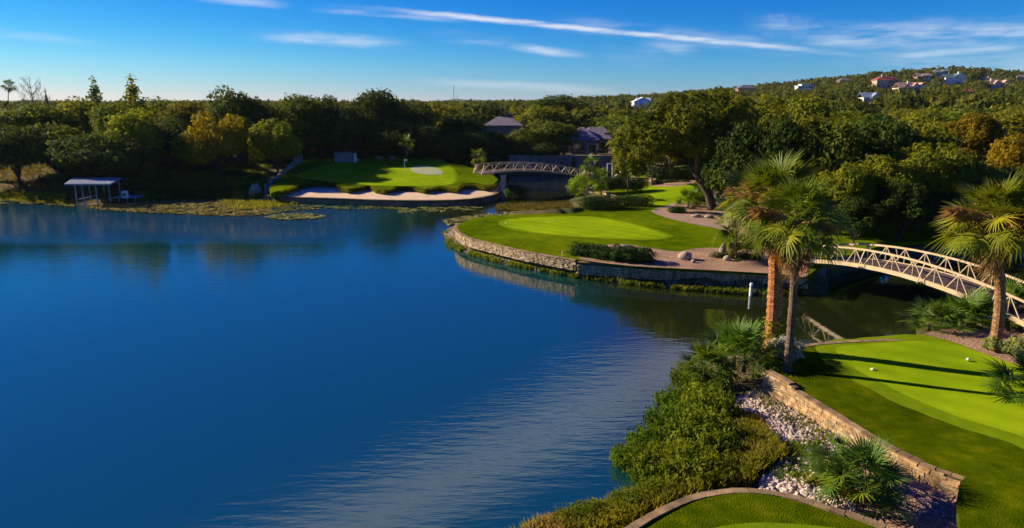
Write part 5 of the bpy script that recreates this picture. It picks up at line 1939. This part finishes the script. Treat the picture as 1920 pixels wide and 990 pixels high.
stone_wall('garden_wall', 'low tan stone wall left of the rounded grey shrubs', [P(u, v, 2.3) for u, v in [(1150, 333), (1190, 336), (1224, 338), (1226, 342)]], 2.6, 1.6, .35, .2, .5, False, .08, 1.0)
stone_wall('lawn_kerb', 'thin stone kerb at the far edge of the tee lawn along the water', [P(u, v, TZ) for u, v in [(1497, 650), (1560, 643), (1640, 639), (1705, 637), (1742, 636)]], TZ + .03, .5, .18, .2, .5,
           False, .06, .5)


# pale stepped wall left of the far green
def sloping_wall():
    root = thing('sloping_wall', 'pale concrete wall stepping up the bank left of the far green', 'wall')
    a, b2 = P(499, 366, .3), P(566, 296, 3.6)
    m = MB()
    n = 9
    for k in range(n):
        p, q = a.lerp(b2, k / n), a.lerp(b2, (k + 1) / n)
        zt_ = 1.75 + (4.05 - 1.75) * (k / (n - 1))
        z0 = -.2 + 2.0 * k / n
        c = MB()
        c.bar((p.x, p.y, (zt_ + z0) / 2), (q.x, q.y, (zt_ + z0) / 2), .32, zt_ - z0)
        c.build('wall_panel', M['concrete'], root)
        c = MB()
        c.bar((p.x, p.y, zt_ + .04), (q.x, q.y, zt_ + .04), .40, .08)
        c.build('coping', M['cap'], root)


sloping_wall()


def box_thing(name, label, cat, m, mat, group=None, **kw):
    o = m.build(name, mat)
    return tag(o, label, cat, group)


# long grey terrace wall behind the far bridge
root = thing('terrace_wall', 'long grey concrete terrace wall behind the far footbridge', 'wall')
xa, xb = PY(955, 300, 130.5).x, PY(1148, 300, 130.5).x
n = 16
for k in range(n):
    x0, x1 = xa + (xb - xa) * k / n, xa + (xb - xa) * (k + 1) / n
    m = MB()
    m.box(((x0 + x1) / 2, 130.5 + (.03 if k % 2 else 0), 1.55), (x1 - x0 - .03, .4, 3.7))
    m.build('wall_panel', M['dark_concrete'], root)
m = MB()
m.box(((xa + xb) / 2, 130.5, 3.46), (xb - xa + .2, .6, .12))
m.build('coping', M['concrete'], root)
for k, u in enumerate((1075, 1095, 1118)):
    p = PY(u, 318, 128.6)
    leafy_thing('cypress', ['left', 'middle', 'right'][k] + ' one of the narrow dark cypresses before the grey terrace wall', 'tree', (p.x, 128.6, .2),
                [(np.array([0, 0, 1.6]), .32, 1.7)], 900, .1, M['hedge_leaf'], (.5, .6, .5))


# ------------------------------------------------------------------ bridges
def bridge(name, label, A, B, zf, width, hgt, npan, inward, mat, apex_out=0.0):
    """A, B: ends of the near side in plan; zf(t) height of the beam's underside; inward: unit vector to the far side"""
    root = thing(name, label, 'footbridge')
    L = (B - A).length
    d = (B - A).normalized()
    beam = .26

    def pt(t, side, z):
        q = A.lerp(B, t) + inward * (width * side)
        return Vector((q.x, q.y, z))
    n = npan
    for side in (0, 1):
        bmm, rl = MB(), MB()
        for k in range(n):
            t0, t1 = k / n, (k + 1) / n
            z0, z1 = zf(t0), zf(t1)
            bmm.bar(pt(t0, side, z0 + beam / 2), pt(t1, side, z1 + beam / 2), .12, beam)
            ra, rb_ = (t0 if k else 0.25 / n), (t1 if k < n - 1 else 1 - .25 / n)
            rl.bar(pt(ra, side, z0 + hgt), pt(rb_, side, z1 + hgt), .09, .12)
        bmm.build('side_beam', mat, root)
        rl.build('handrail', mat, root)
        for k in range(n):
            tm = (k + .5) / n
            z0, z1, zm = zf(k / n) + beam, zf((k + 1) / n) + beam, (zf(k / n) + zf((k + 1) / n)) / 2
            top = pt(tm, side, zm + hgt - .05)
            m = MB()
            m.bar(pt(tm, side, zm + beam), top, .045)
            m.build('post', mat, root)
            for tt, zz in ((k / n + .06 / n, z0), ((k + 1) / n - .06 / n, z1)):
                m = MB()
                m.bar(pt(tt, side, zz), top + d.to_3d() * (.02 if tt > tm else -.02), .05)
                m.build('brace', mat, root)
            if k % 3 == 1:
                m = MB()
                o_ = inward.to_3d() * (-.42 if side == 0 else .42)
                m.bar(pt(k / n, side, zf(k / n) + .08), pt(k / n, side, zf(k / n) + .08) + o_, .07)
                m.bar(pt(k / n, side, zf(k / n) + .08) + o_, pt(k / n, side, zf(k / n) + hgt - .04), .05)
                m.build('outrigger', mat, root)
        for t, s_ in ((0, 1), (1, -1)):
            m = MB()
            m.bar(pt(t, side, zf(t) + beam), pt(t + s_ * .25 / n, side, zf(t) + hgt), .06)
            m.build('end_post', mat, root)
    # planks
    npl = int(L / .19)
    plank = MB()
    plank.box((0, 0, 0), (width - .16, .165, .05))
    pm = plank.mesh('plank', M['deck'])
    ang = math.atan2(inward.y, inward.x)
    for k in range(min(npl, 290)):
        t = (k + .5) / npl
        q = pt(t, .5, zf(t) + beam * .72 + random.uniform(-.004, .004))
        sl = math.atan2(zf(min(1, t + .01)) - zf(max(0, t - .01)), L * .02)
        o = obj('plank', pm, root, q)
        yv = Vector((d.x * math.cos(sl), d.y * math.cos(sl), math.sin(sl)))
        xv = Vector((inward.x, inward.y, 0))
        o.rotation_euler = Matrix((xv, yv, xv.cross(yv))).transposed().to_euler()
    return root


nA, nB = Vector((21.0, 48.9)), Vector((27.0, 30.6))
inw = Vector((nB.y - nA.y, -(nB.x - nA.x)))
inw = Vector((-(nB.y - nA.y), (nB.x - nA.x))).normalized()
Ls = (nB - nA).length


def zn(t):
    s = (t * Ls) / 4.2 - .23
    return 2.72 - .24 * (s - 1.9) ** 2


bridge('near_footbridge', 'cream steel truss footbridge arching over the channel at the right', nA, nB, zn, 2.6, 1.22, 13, inw, M['cream_steel'])
fA = PY(903, 327, 95)
fB = PY(1102, 335, 106)


def zfar(t):
    return 3.4 - 1.65 * t + 3.0 * t * (1 - t)


bridge('far_footbridge', 'arched truss footbridge over the creek beside the far green', Vector((fA.x, fA.y)), Vector((fB.x, fB.y)), zfar, 2.6, 1.2, 11, Vector((-.55, 1)).normalized(),
       M['cream_steel'])
m = MB()
q = nA + inw * 1.3 - (nB - nA).normalized() * .5
m.bar((q.x - inw.x * 1.5, q.y - inw.y * 1.5, .6), (q.x + inw.x * 1.5, q.y + inw.y * 1.5, .6), .8, 1.8)
box_thing('bridge_abutment', 'dark concrete block carrying the left end of the near footbridge', 'abutment', m, M['dark_concrete'])
pp = P(1515, 530, .2)
m = MB()
m.box((pp.x, pp.y, 1.15), (.36, .36, 2.1))
m.box((pp.x, pp.y, 2.24), (.44, .44, .09))
box_thing('stone_pillar', 'square tan stone pillar at the end of the shaded wall', 'pillar', m, M['stone_face'])
m = MB()
m.tube([P(1500, 516, 1.4), P(1506, 508, 1.4) + Vector((0, 0, .2)), P(1512, 524, 1.2)], [.03, .03, .03], 6)
box_thing('red_hose', 'short red hose hanging by the tan pillar', 'hose', m, M['red'])
m = MB()
q = P(944, 369, 0)
m.box((q.x, q.y + .2, 1.4), (.75, 1.4, 3.3))
m.box((q.x, q.y + .2, 3.1), (.9, 1.6, .14))
box_thing('bridge_pier', 'square pale pier under the left end of the far footbridge', 'pier', m, M['concrete'])
m = MB()
q = P(1098, 345, 1.0)
m.box((q.x + .6, q.y + 2, 1.4), (1.6, 3.0, 2.2))
box_thing('bridge_abutment', 'concrete footing of the right end of the far footbridge', 'abutment', m, M['concrete'])
m = MB()
q = P(1407, 555, 0)
m.tube([(q.x, q.y, -.6), (q.x, q.y, .90), (q.x, q.y, .93)], [.105, .105, .09], 14)
t_ = thing('gauge_post', 'white round post standing in the water below the shaded wall', 'post')
m.build('pipe', M['white'], t_)
m = MB()
m.tube([(q.x, q.y, .66), (q.x, q.y, .70)], [.109, .109], 14)
m.build('band', M['dark_trim'], t_)


# ------------------------------------------------------------------ golf things
def tee_marker(u, v, z, r, label, hgt=0.0):
    b0 = P(u, v, z)
    o = obj('tee_marker', rock_mesh('tee_marker', 2, int(u), M['marker'], .08), None, (b0.x, b0.y, z + r * .6), (0, 0, .4), (r, r * .85, r * .7))
    tag(o, label, 'tee marker')


tee_marker(1636, 695, TZ + .02, .10, 'pale stone tee marker between the two palm shadows')
tee_marker(1815, 676, TZ + .02, .10, 'pale tee marker on the bright tee near the right palm')
tee_marker(1039, 415, IZ + .25, .10, 'white tee marker in the middle of the oval green')
tee_marker(949, 419, IZ + .15, .09, 'white tee marker at the left end of the oval green')


def stake(u, v, z, h, label):
    b0 = P(u, v, z)
    m = MB()
    m.tube([b0 - Vector((0, 0, .1)), b0 + Vector((0, 0, h)), b0 + Vector((0, 0, h + .04))], [.03, .03, .012], 8)
    box_thing('stake', label, 'stake', m, M['marker'])


stake(1054, 483, IZ, .5, 'thin pale stake on the lawn left of the clipped hedge')
b0 = P(759, 324, 2.35)
root = thing('flagstick', 'golf flag on the far putting green', 'flagstick', b0)
m = MB()
m.tube([(0, 0, -.1), (0, 0, 2.2)], [.025, .018], 8)
m.build('pole', M['white'], root)
m = MB()
for k in range(5):
    x0, x1 = k * .09, (k + 1) * .09
    m.add([(x0, .03 * math.sin(k), 2.18), (x1, .03 * math.sin(k + 1), 2.16), (x1, .03 * math.sin(k + 1) + .01, 1.86), (x0, .03 * math.sin(k) + .01, 1.84)], [(0, 1, 2, 3)])
m.build('flag', M['marker'], root)
m = MB()
m.tube([(0, 0, .0), (0, 0, .03)], [.11, .11], 12)
m.build('cup', M['white'], root)


# ------------------------------------------------------------------ boat dock
def dock():
    root = thing('boat_dock', 'open boat shelter with flat pale metal roof standing in the lake at far left', 'boat dock')
    fl = PY(120, 344, 89)
    front = [PY(120, 345, 88.5), PY(206, 343, 88.5)]
    x0, x1 = front[0].x, front[1].x
    zf, yb, yf = front[0].z, 96.5, 88.5
    sh = PY(228, 333, yb).x - x1
    zb = PY(228, 333, yb).z
    # roof as corrugated sheets, each a piece
    n = 9
    for k in range(n):
        m = MB()
        a, b2 = k / n, (k + 1) / n
        sub = 6
        for j in range(sub):
            t0, t1 = a + (b2 - a) * j / sub, a + (b2 - a) * (j + 1) / sub - .001
            dz = .05 if j % 2 else 0
            q = [Vector((x0 + (x1 - x0) * t0, yf, zf + dz)), Vector((x0 + (x1 - x0) * t1, yf, zf + dz)),
                 Vector((x0 + sh * 1.3 + (x1 - x0 - sh * .3) * t1, yb, zb + dz)), Vector((x0 + sh * 1.3 + (x1 - x0 - sh * .3) * t0, yb, zb + dz))]
            m.add(q + [p - Vector((0, 0, .04)) for p in q], [(0, 1, 2, 3), (7, 6, 5, 4), (0, 4, 5, 1), (1, 5, 6, 2), (2, 6, 7, 3), (3, 7, 4, 0)])
        m.build('roof_sheet', M['metal_roof'], root)
    m = MB()
    m.bar((x0, yf + .1, zf - .1), (x1, yf + .1, zf - .1), .12, .18)
    m.bar((x0 + sh * 1.3, yb - .1, zb - .1), (x1 + sh, yb - .1, zb - .1), .12, .18)
    m.bar((x0 + .1, yf, zf - .1), (x0 + sh * 1.3, yb, zb - .1), .12, .16)
    m.bar((x1 - .1, yf, zf - .1), (x1 + sh, yb, zb - .1), .12, .16)
    m.build('roof_beam', M['wood_grey'], root)
    for (fx, fy) in [(.22, .02), (.42, .35), (.62, .75), (.66, .05), (.86, .35), (1.0, .7), (.36, .05)]:
        px_ = x0 + (x1 - x0) * fx + sh * fy
        py_ = yf + (yb - yf) * fy
        m = MB()
        m.tube([(px_, py_, -.8), (px_, py_, zf - .1 + (zb - zf) * fy)], [.09, .09], 8)
        m.build('post', M['wood_grey'], root)
    m = MB()
    for k in range(18):
        m.box((x0 + (x1 - x0) * .62 + k * .2, 93.2, .62), (.18, 3.0, .06), None, .004)
    m.build('platform_boards', M['wood_grey'], root)
    m = MB()
    for k in range(4):
        m.tube([(x0 + (x1 - x0) * .64 + k * 1.1, 91.9, -.6), (x0 + (x1 - x0) * .64 + k * 1.1, 91.9, .6)], [.07, .07], 7)
    m.build('platform_piles', M['wood_grey'], root)
    m = MB()
    m.bar((x0 + (x1 - x0) * .26, 88.7, .9), (x0 + (x1 - x0) * .44, 91, 1.1), .1, .14)
    m.build('rail', M['wood_grey'], root)
    bx = x0 + (x1 - x0) * .93
    r2 = thing('white_cabinet', 'small white cabinet standing on the platform of the boat dock', 'cabinet', (bx, 92.4, .65))
    m = MB()
    m.box((0, 0, .45), (.62, .5, .9))
    m.build('body', M['white'], r2)
    m = MB()
    m.box((0, -.26, .42), (.34, .03, .4))
    m.build('door', M['dark_trim'], r2)


dock()


# ------------------------------------------------------------------ buildings
def shed():
    a, b2 = PY(627, 297, 121), PY(668, 297, 121)
    root = thing('garden_shed', 'plain grey board shed under the trees behind the far green', 'shed', (a.x, 121, gh((a.x + b2.x) / 2, 121) - .2))
    W = b2.x - a.x
    H = 2.9
    n = 9
    for k in range(n):
        m = MB()
        m.box((W * .84 * (k + .5) / n, (.015 if k % 2 else 0), H / 2), (W * .84 / n - .03, .06, H))
        m.build('board', M['wood_grey'], root)
    m = MB()
    m.box((W * .42, 1.3, H / 2 - .05), (W * .82, 2.4, H - .1))
    m.build('body', M['dark_trim'], root)
    m = MB()
    m.box((W * .92, .5, H / 2 - .15), (W * .14, .08, H - .2))
    m.build('door', M['white'], root)
    m = MB()
    m.box((W * .45, 1.2, H + .06), (W * 1.05, 3.0, .12))
    m.build('roof', M['dark_trim'], root)


shed()


def hip_roof(m, x0, x1, y0, y1, z0, z1, over=.5, ridge=.35):
    x0, x1, y0, y1 = x0 - over, x1 + over, y0 - over, y1 + over
    cx0, cx1, cy_ = x0 + (x1 - x0) * ridge, x1 - (x1 - x0) * ridge, (y0 + y1) / 2
    v = [(x0, y0, z0), (x1, y0, z0), (x1, y1, z0), (x0, y1, z0), (cx0, cy_, z1), (cx1, cy_, z1), (x0, y0, z0 - .15), (x1, y0, z0 - .15), (x1, y1, z0 - .15), (x0, y1, z0 - .15)]
    m.add(v, [(0, 1, 5, 4), (1, 2, 5), (2, 3, 4, 5), (3, 0, 4), (6, 7, 1, 0), (7, 8, 2, 1), (8, 9, 3, 2), (9, 6, 0, 3), (9, 8, 7, 6)])


def gable_roof(m, x0, x1, y0, y1, z0, z1, over=.4, axis='x'):
    x0, x1, y0, y1 = x0 - over, x1 + over, y0 - over, y1 + over
    if axis == 'x':
        cy_ = (y0 + y1) / 2
        v = [(x0, y0, z0), (x1, y0, z0), (x1, y1, z0), (x0, y1, z0), (x0, cy_, z1), (x1, cy_, z1)]
        v += [(a, b2, c - .14) for a, b2, c in v]
        m.add(v, [(0, 1, 5, 4), (2, 3, 4, 5), (6, 10, 11, 7), (8, 11, 10, 9), (0, 6, 7, 1), (2, 8, 9, 3), (0, 4, 10, 6), (4, 3, 9, 10), (1, 7, 11, 5), (5, 11, 8, 2)])
    else:
        cx_ = (x0 + x1) / 2
        v = [(x0, y0, z0), (x1, y0, z0), (x1, y1, z0), (x0, y1, z0), (cx_, y0, z1), (cx_, y1, z1)]
        v += [(a, b2, c - .14) for a, b2, c in v]
        m.add(v, [(0, 4, 5, 3), (1, 2, 5, 4), (6, 9, 11, 10), (7, 10, 11, 8), (0, 6, 10, 4), (4, 10, 7, 1), (0, 3, 9, 6), (1, 7, 8, 2), (3, 5, 11, 9), (5, 2, 8, 11)])


HM = {}


def hmat(name, c, rough=.85):
    if name not in HM:
        HM[name] = flat_mat(name, c, rough, .12, .6)
    return HM[name]


WALLC = {'cream': (.62, .52, .38), 'white': (.72, .70, .66), 'tan': (.42, .32, .22), 'brown': (.24, .15, .10), 'grey': (.35, .36, .38)}
ROOFC = {'red': (.30, .075, .055), 'pink': (.42, .25, .19), 'green': (.13, .20, .17), 'slate': (.16, .15, .16), 'bluegrey': (.22, .27, .34), 'whiteroof': (.74, .74, .76), 'tanroof': (.38, .27, .20)}


def house(u0, u1, vt, vb, y, wall, roof, label, parts, chimney=None):
    """parts: list of (x fraction from, to, z fraction of eave, roof kind, windows per row, rows)"""
    a, b2 = PY(u0, vb, y), PY(u1, vb, y)
    z0, z1 = a.z, PY(u0, vt, y).z
    W, H = b2.x - a.x, z1 - z0
    g0 = min(gh(a.x, y), z0) - 1.0
    root = thing('hill_house', label, 'house', (a.x, y, z0), 0)
    wm_, rm_ = hmat('wall_' + wall, WALLC[wall]), hmat('roof_' + roof, ROOFC[roof], .7)
    D = max(6.0, W * .5)
    for i, (f0, f1, fe, kind, nw, rows) in enumerate(parts):
        x0, x1, ze = W * f0, W * f1, H * fe
        dy = -.6 * i
        m = MB()
        m.box(((x0 + x1) / 2, D / 2 + dy, (ze + g0 - z0) / 2), (x1 - x0, D, ze - (g0 - z0)))
        if kind == 'gy':
            top = H if i == 0 else H * .96
            cx_ = (x0 + x1) / 2
            m.add([(x0, dy - .01, ze), (x1, dy - .01, ze), (cx_, dy - .01, top - .1)], [(0, 1, 2)])
        m.build('wall', wm_, root)
        m = MB()
        if kind == 'hip':
            hip_roof(m, x0, x1, dy, D + dy, ze, H if i == 0 else H * .93)
        elif kind == 'gx':
            gable_roof(m, x0, x1, dy, D + dy, ze, H if i == 0 else H * .93)
        elif kind == 'gy':
            gable_roof(m, x0, x1, dy, D + dy, ze, H if i == 0 else H * .96, axis='y')
        else:
            m.box(((x0 + x1) / 2, D / 2 + dy, ze + .15), (x1 - x0 + .8, D + .8, .3))
        rf = m.build('roof', rm_, root)
        for r_ in range(rows):
            for k in range(nw):
                xx = x0 + (x1 - x0) * (k + .5) / nw
                hz = ze / rows
                zz = hz * (r_ + .52)
                ww, wh = min(1.5, (x1 - x0) / nw * .5), min(1.6, hz * .5)
                m = MB()
                m.box((xx, dy - .02, zz), (ww + .24, .08, wh + .24))
                fr_ = m.build('window', M['white'], root)
                m = MB()
                m.box((xx, dy - .05, zz), (ww, .06, wh))
                m.build('pane', M['glass'], fr_)
    if chimney:
        m = MB()
        m.box((W * chimney, D * .35, H * .9), (W * .05 + .5, .9, H * .5))
        m.build('chimney', wm_, root)
    return root


house(1496, 1526, 156, 168, 520, 'white', 'whiteroof', 'low white flat roofed house, leftmost on the hill', [(0, 1, .55, 'flat', 4, 1), (.2, .8, .8, 'flat', 3, 1)])
house(1384, 1417, 159, 172, 450, 'brown', 'slate', 'brown roofed house peeping over the trees left of the hill', [(0, 1, .5, 'hip', 4, 1)])
house(1575, 1595, 146, 155, 560, 'brown', 'slate', 'small dark house on the ridge left of the red roof', [(0, 1, .5, 'hip', 3, 1)])
house(1643, 1687, 142, 166, 480, 'tan', 'red', 'two storey tan house with a dark red hip roof and arcade', [(0, .8, .68, 'hip', 4, 2), (.55, 1, .5, 'hip', 2, 1)], .3)
house(1683, 1734, 154, 172, 430, 'cream', 'pink', 'cream stucco house with pinkish gables and a chimney', [(.12, .95, .55, 'gx', 4, 1), (.55, .72, .62, 'gy', 1, 1), (.75, .95, .55, 'gy', 1, 1), (0, .3, .4, 'gx', 1, 1)], .45)
house(1719, 1747, 137, 153, 560, 'brown', 'tanroof', 'brown house half hidden left of the big white house', [(0, 1, .6, 'gx', 3, 1), (.3, .9, .72, 'hip', 2, 1)])
house(1771, 1811, 137, 159, 560, 'white', 'green', 'big white two storey house with tall windows and green roof', [(.4, 1, .72, 'gy', 5, 2), (0, .5, .6, 'gx', 2, 1)], .7)
house(1752, 1800, 129, 143, 606, 'grey', 'green', 'green roofed mansion on the very top of the hill', [(.3, .8, .7, 'hip', 4, 1), (0, .4, .55, 'hip', 2, 1), (.6, 1, .55, 'hip', 3, 1)], .75)
house(1837, 1859, 144, 152, 600, 'tan', 'tanroof', 'long low tan roofed house right of the white house', [(0, 1, .5, 'gx', 4, 1)], .85)
house(1853, 1892, 149, 167, 520, 'cream', 'pink', 'pinkish roofed house with several gables near the right edge', [(0, 1, .5, 'gx', 4, 1), (.25, .5, .6, 'gy', 1, 1), (.65, .9, .6, 'gy', 1, 1)], .2)
house(1906, 1935, 140, 151, 600, 'tan', 'tanroof', 'tan house on the ridge cut by the right edge', [(0, 1, .55, 'hip', 4, 1)])
house(1808, 1827, 166, 177, 400, 'tan', 'red', 'small house with a rusty red roof below the white house', [(0, 1, .5, 'hip', 2, 1)])
house(1618, 1652, 173, 197, 300, 'white', 'bluegrey', 'white gabled house with blue grey roof in the trees at the foot of the hill', [(0, .75, .6, 'gx', 2, 1), (.3, 1, .45, 'gy', 2, 1)])
house(1189, 1222, 182, 199, 290, 'white', 'whiteroof', 'white building with a bright slanted roof beyond the trees', [(0, 1, .5, 'gy', 2, 1), (.2, .9, .35, 'gx', 2, 1)])
house(1215, 1233, 206, 224, 220, 'grey', 'bluegrey', 'pale grey house wall between the tree crowns', [(0, 1, .75, 'hip', 2, 1)])


def clubhouse():
    y = 137.0
    a, b2 = PY(1072, 292, y), PY(1142, 292, y)
    z0 = 3.3
    zt_, ze = PY(1105, 239, y).z, PY(1105, 262, y).z
    root = thing('clubhouse', 'low stone clubhouse with slate hip roofs above the terrace wall', 'house', (a.x, y, z0))
    W, E, T = b2.x - a.x, ze - z0, zt_ - z0
    m = MB()
    m.box((W * .34, 3.5, E / 2), (W * .66, 7, E))
    m.box((W * .84, 5.5, E * .52), (W * .32, 7, E * 1.04))
    m.build('wall', M['tan_wall'], root)
    m = MB()
    hip_roof(m, 0, W * .62, 0, 7, E, T, .8, .45)
    m.build('roof', M['roof_slate'], root)
    m = MB()
    hip_roof(m, W * .45, W * 1.0, 1.6, 9, E * 1.06, T * .98, .7, .2)
    m.build('roof', M['roof_slate'], root)
    m = MB()
    m.box((W * .50, -1.0, E * .74), (W * .26, 2.2, .16))
    m.build('canopy', M['concrete'], root)
    for k, x in enumerate((W * .39, W * .62)):
        m = MB()
        m.box((x, -1.9, E * .37), (.35, .35, E * .72))
        m.build('pillar', M['tan_wall'], root)
    for x, w_, h_ in ((W * .1, 1.1, 1.7), (W * .24, 1.1, 1.7), (W * .52, 1.8, 2.2), (W * .80, 1.4, 1.6), (W * .93, 1.0, 1.6)):
        yy = -.02 if x < W * .66 else 1.98
        m = MB()
        m.box((x, yy, E * .42), (w_ + .16, .1, h_ + .16))
        f = m.build('window', M['dark_trim'], root)
        m = MB()
        m.box((x, yy - .04, E * .42), (w_, .08, h_))
        m.build('pane', M['glass'], f)
    m = MB()
    for k in range(7):
        m.box((W * .86 + random.uniform(-1, 1.2), 2.2 + random.uniform(0, 3), E * 1.25 + random.uniform(0, .6)), (.35, .35, .3))
    m.build('roof_vents', M['dark_trim'], root)


clubhouse()


def slate_house():
    y = 152.0
    a, b2 = PY(912, 250, y), PY(976, 250, y)
    z0 = gh(a.x, y)
    ze, zt_ = PY(912, 235, y).z - z0, PY(950, 219, y).z - z0
    root = thing('slate_house', 'house with a long grey slate roof and two small stone gables behind the oaks', 'house', (a.x, y, z0))
    W = b2.x - a.x
    m = MB()
    m.box((W / 2, 4, ze / 2), (W, 8, ze))
    m.build('wall', M['tan_wall'], root)
    m = MB()
    hip_roof(m, 0, W, 0, 8, ze, zt_, .6, .34)
    m.build('roof', M['roof_slate'], root)
    for f in (.42, .62):
        m = MB()
        gable_roof(m, W * f, W * f + 1.1, 4, 7, zt_ + .05, zt_ + .95, .1, 'y')
        m.build('gable', hmat('roof_pink', ROOFC['pink']), root)
        m = MB()
        m.box((W * f + .55, 5.5, zt_ - .3), (.9, 2.6, .7))
        m.build('gable_wall', M['tan_wall'], root)
    for k in range(3):
        m = MB()
        m.box((W * (.2 + .3 * k), -.03, ze * .55), (1.2, .1, 1.6))
        f_ = m.build('window', M['dark_trim'], root)
        m = MB()
        m.box((W * (.2 + .3 * k), -.07, ze * .55), (1.0, .08, 1.4))
        m.build('pane', M['glass'], f_)


slate_house()
# white frame and steps beside the bridge
q = P(1143, 333, 2.2)
root = thing('frame_gate', 'upright white rectangular frame by the right end of the far footbridge', 'frame', q)
m = MB()
for x in (-.38, .38):
    m.box((x, 0, 1.0), (.14, .14, 2.1))
m.box((0, 0, 2.06), (.9, .16, .14))
m.build('bars', M['white'], root)
q = P(1160, 335, 2.2)
root = thing('white_canopy', 'white sloping cover beside the white frame', 'cover', q)
m = MB()
m.add([(-1.0, -.4, 0), (.9, -.4, 0), (.9, .5, 0), (-1.0, .5, 0), (.35, -.3, 1.15), (.85, -.3, 1.25), (.85, .4, 1.25), (.35, .4, 1.15)],
      [(3, 2, 1, 0), (0, 1, 5, 4), (1, 2, 6, 5), (2, 3, 7, 6), (3, 0, 4, 7), (4, 5, 6, 7)])
m.build('cover', M['white'], root)
q = P(1163, 300, 3.0)
m = MB()
m.tube([(q.x, 118, 1.5), (q.x, 118, 5.0), (q.x, 118, 5.1)], [.22, .22, .3], 10)
box_thing('white_column', 'slim white column behind the slim leafy tree', 'column', m, M['white'])

# radio masts far away
for k, (u, vt, vb, y, lab) in enumerate([(851, 160, 190, 3000, 'tall thin radio mast on the blue ridge'), (857, 178, 190, 3200, 'short mast right of the tall radio mast')]):
    a, b2 = PY(u, vb, y), PY(u, vt, y)
    root = thing('radio_mast', lab, 'mast', (a.x, y, 0))
    m = MB()
    H = b2.z
    r_ = 1.6 if k == 0 else 1.0
    for j in range(3):
        an = j * 2.094
        m.bar((math.cos(an) * r_, math.sin(an) * r_, 0), (math.cos(an) * r_ * .5, math.sin(an) * r_ * .5, H), .8)
    for j in range(12):
        z = H * j / 12
        for i in range(3):
            an, an2 = i * 2.094, (i + 1) * 2.094
            m.bar((math.cos(an) * r_, math.sin(an) * r_, z), (math.cos(an2) * r_ * .9, math.sin(an2) * r_ * .9, z + H / 12), .4)
    m.build('lattice', hmat('mast_steel', (.30, .28, .28)), root)

# ------------------------------------------------------------------ haze
HAZE = 0.00004
hm = bpy.data.materials.new('haze')
hm.use_nodes = True
hn = hm.node_tree
hn.nodes.clear()
ho = hn.nodes.new('ShaderNodeOutputMaterial')
pv = hn.nodes.new('ShaderNodeVolumePrincipled')
pv.inputs['Color'].default_value = (0.75, 0.87, 1.0, 1)
pv.inputs['Density'].default_value = HAZE
pv.inputs['Anisotropy'].default_value = 0.2
hn.links.new(pv.outputs[0], ho.inputs['Volume'])
m = MB()
m.box((0, 2900, 30), (14000, 6600, 66))
if HAZE:
    o = obj('haze', m.mesh('haze', hm))
    tag(o, 'faint blue haze over the whole landscape', kind='stuff')
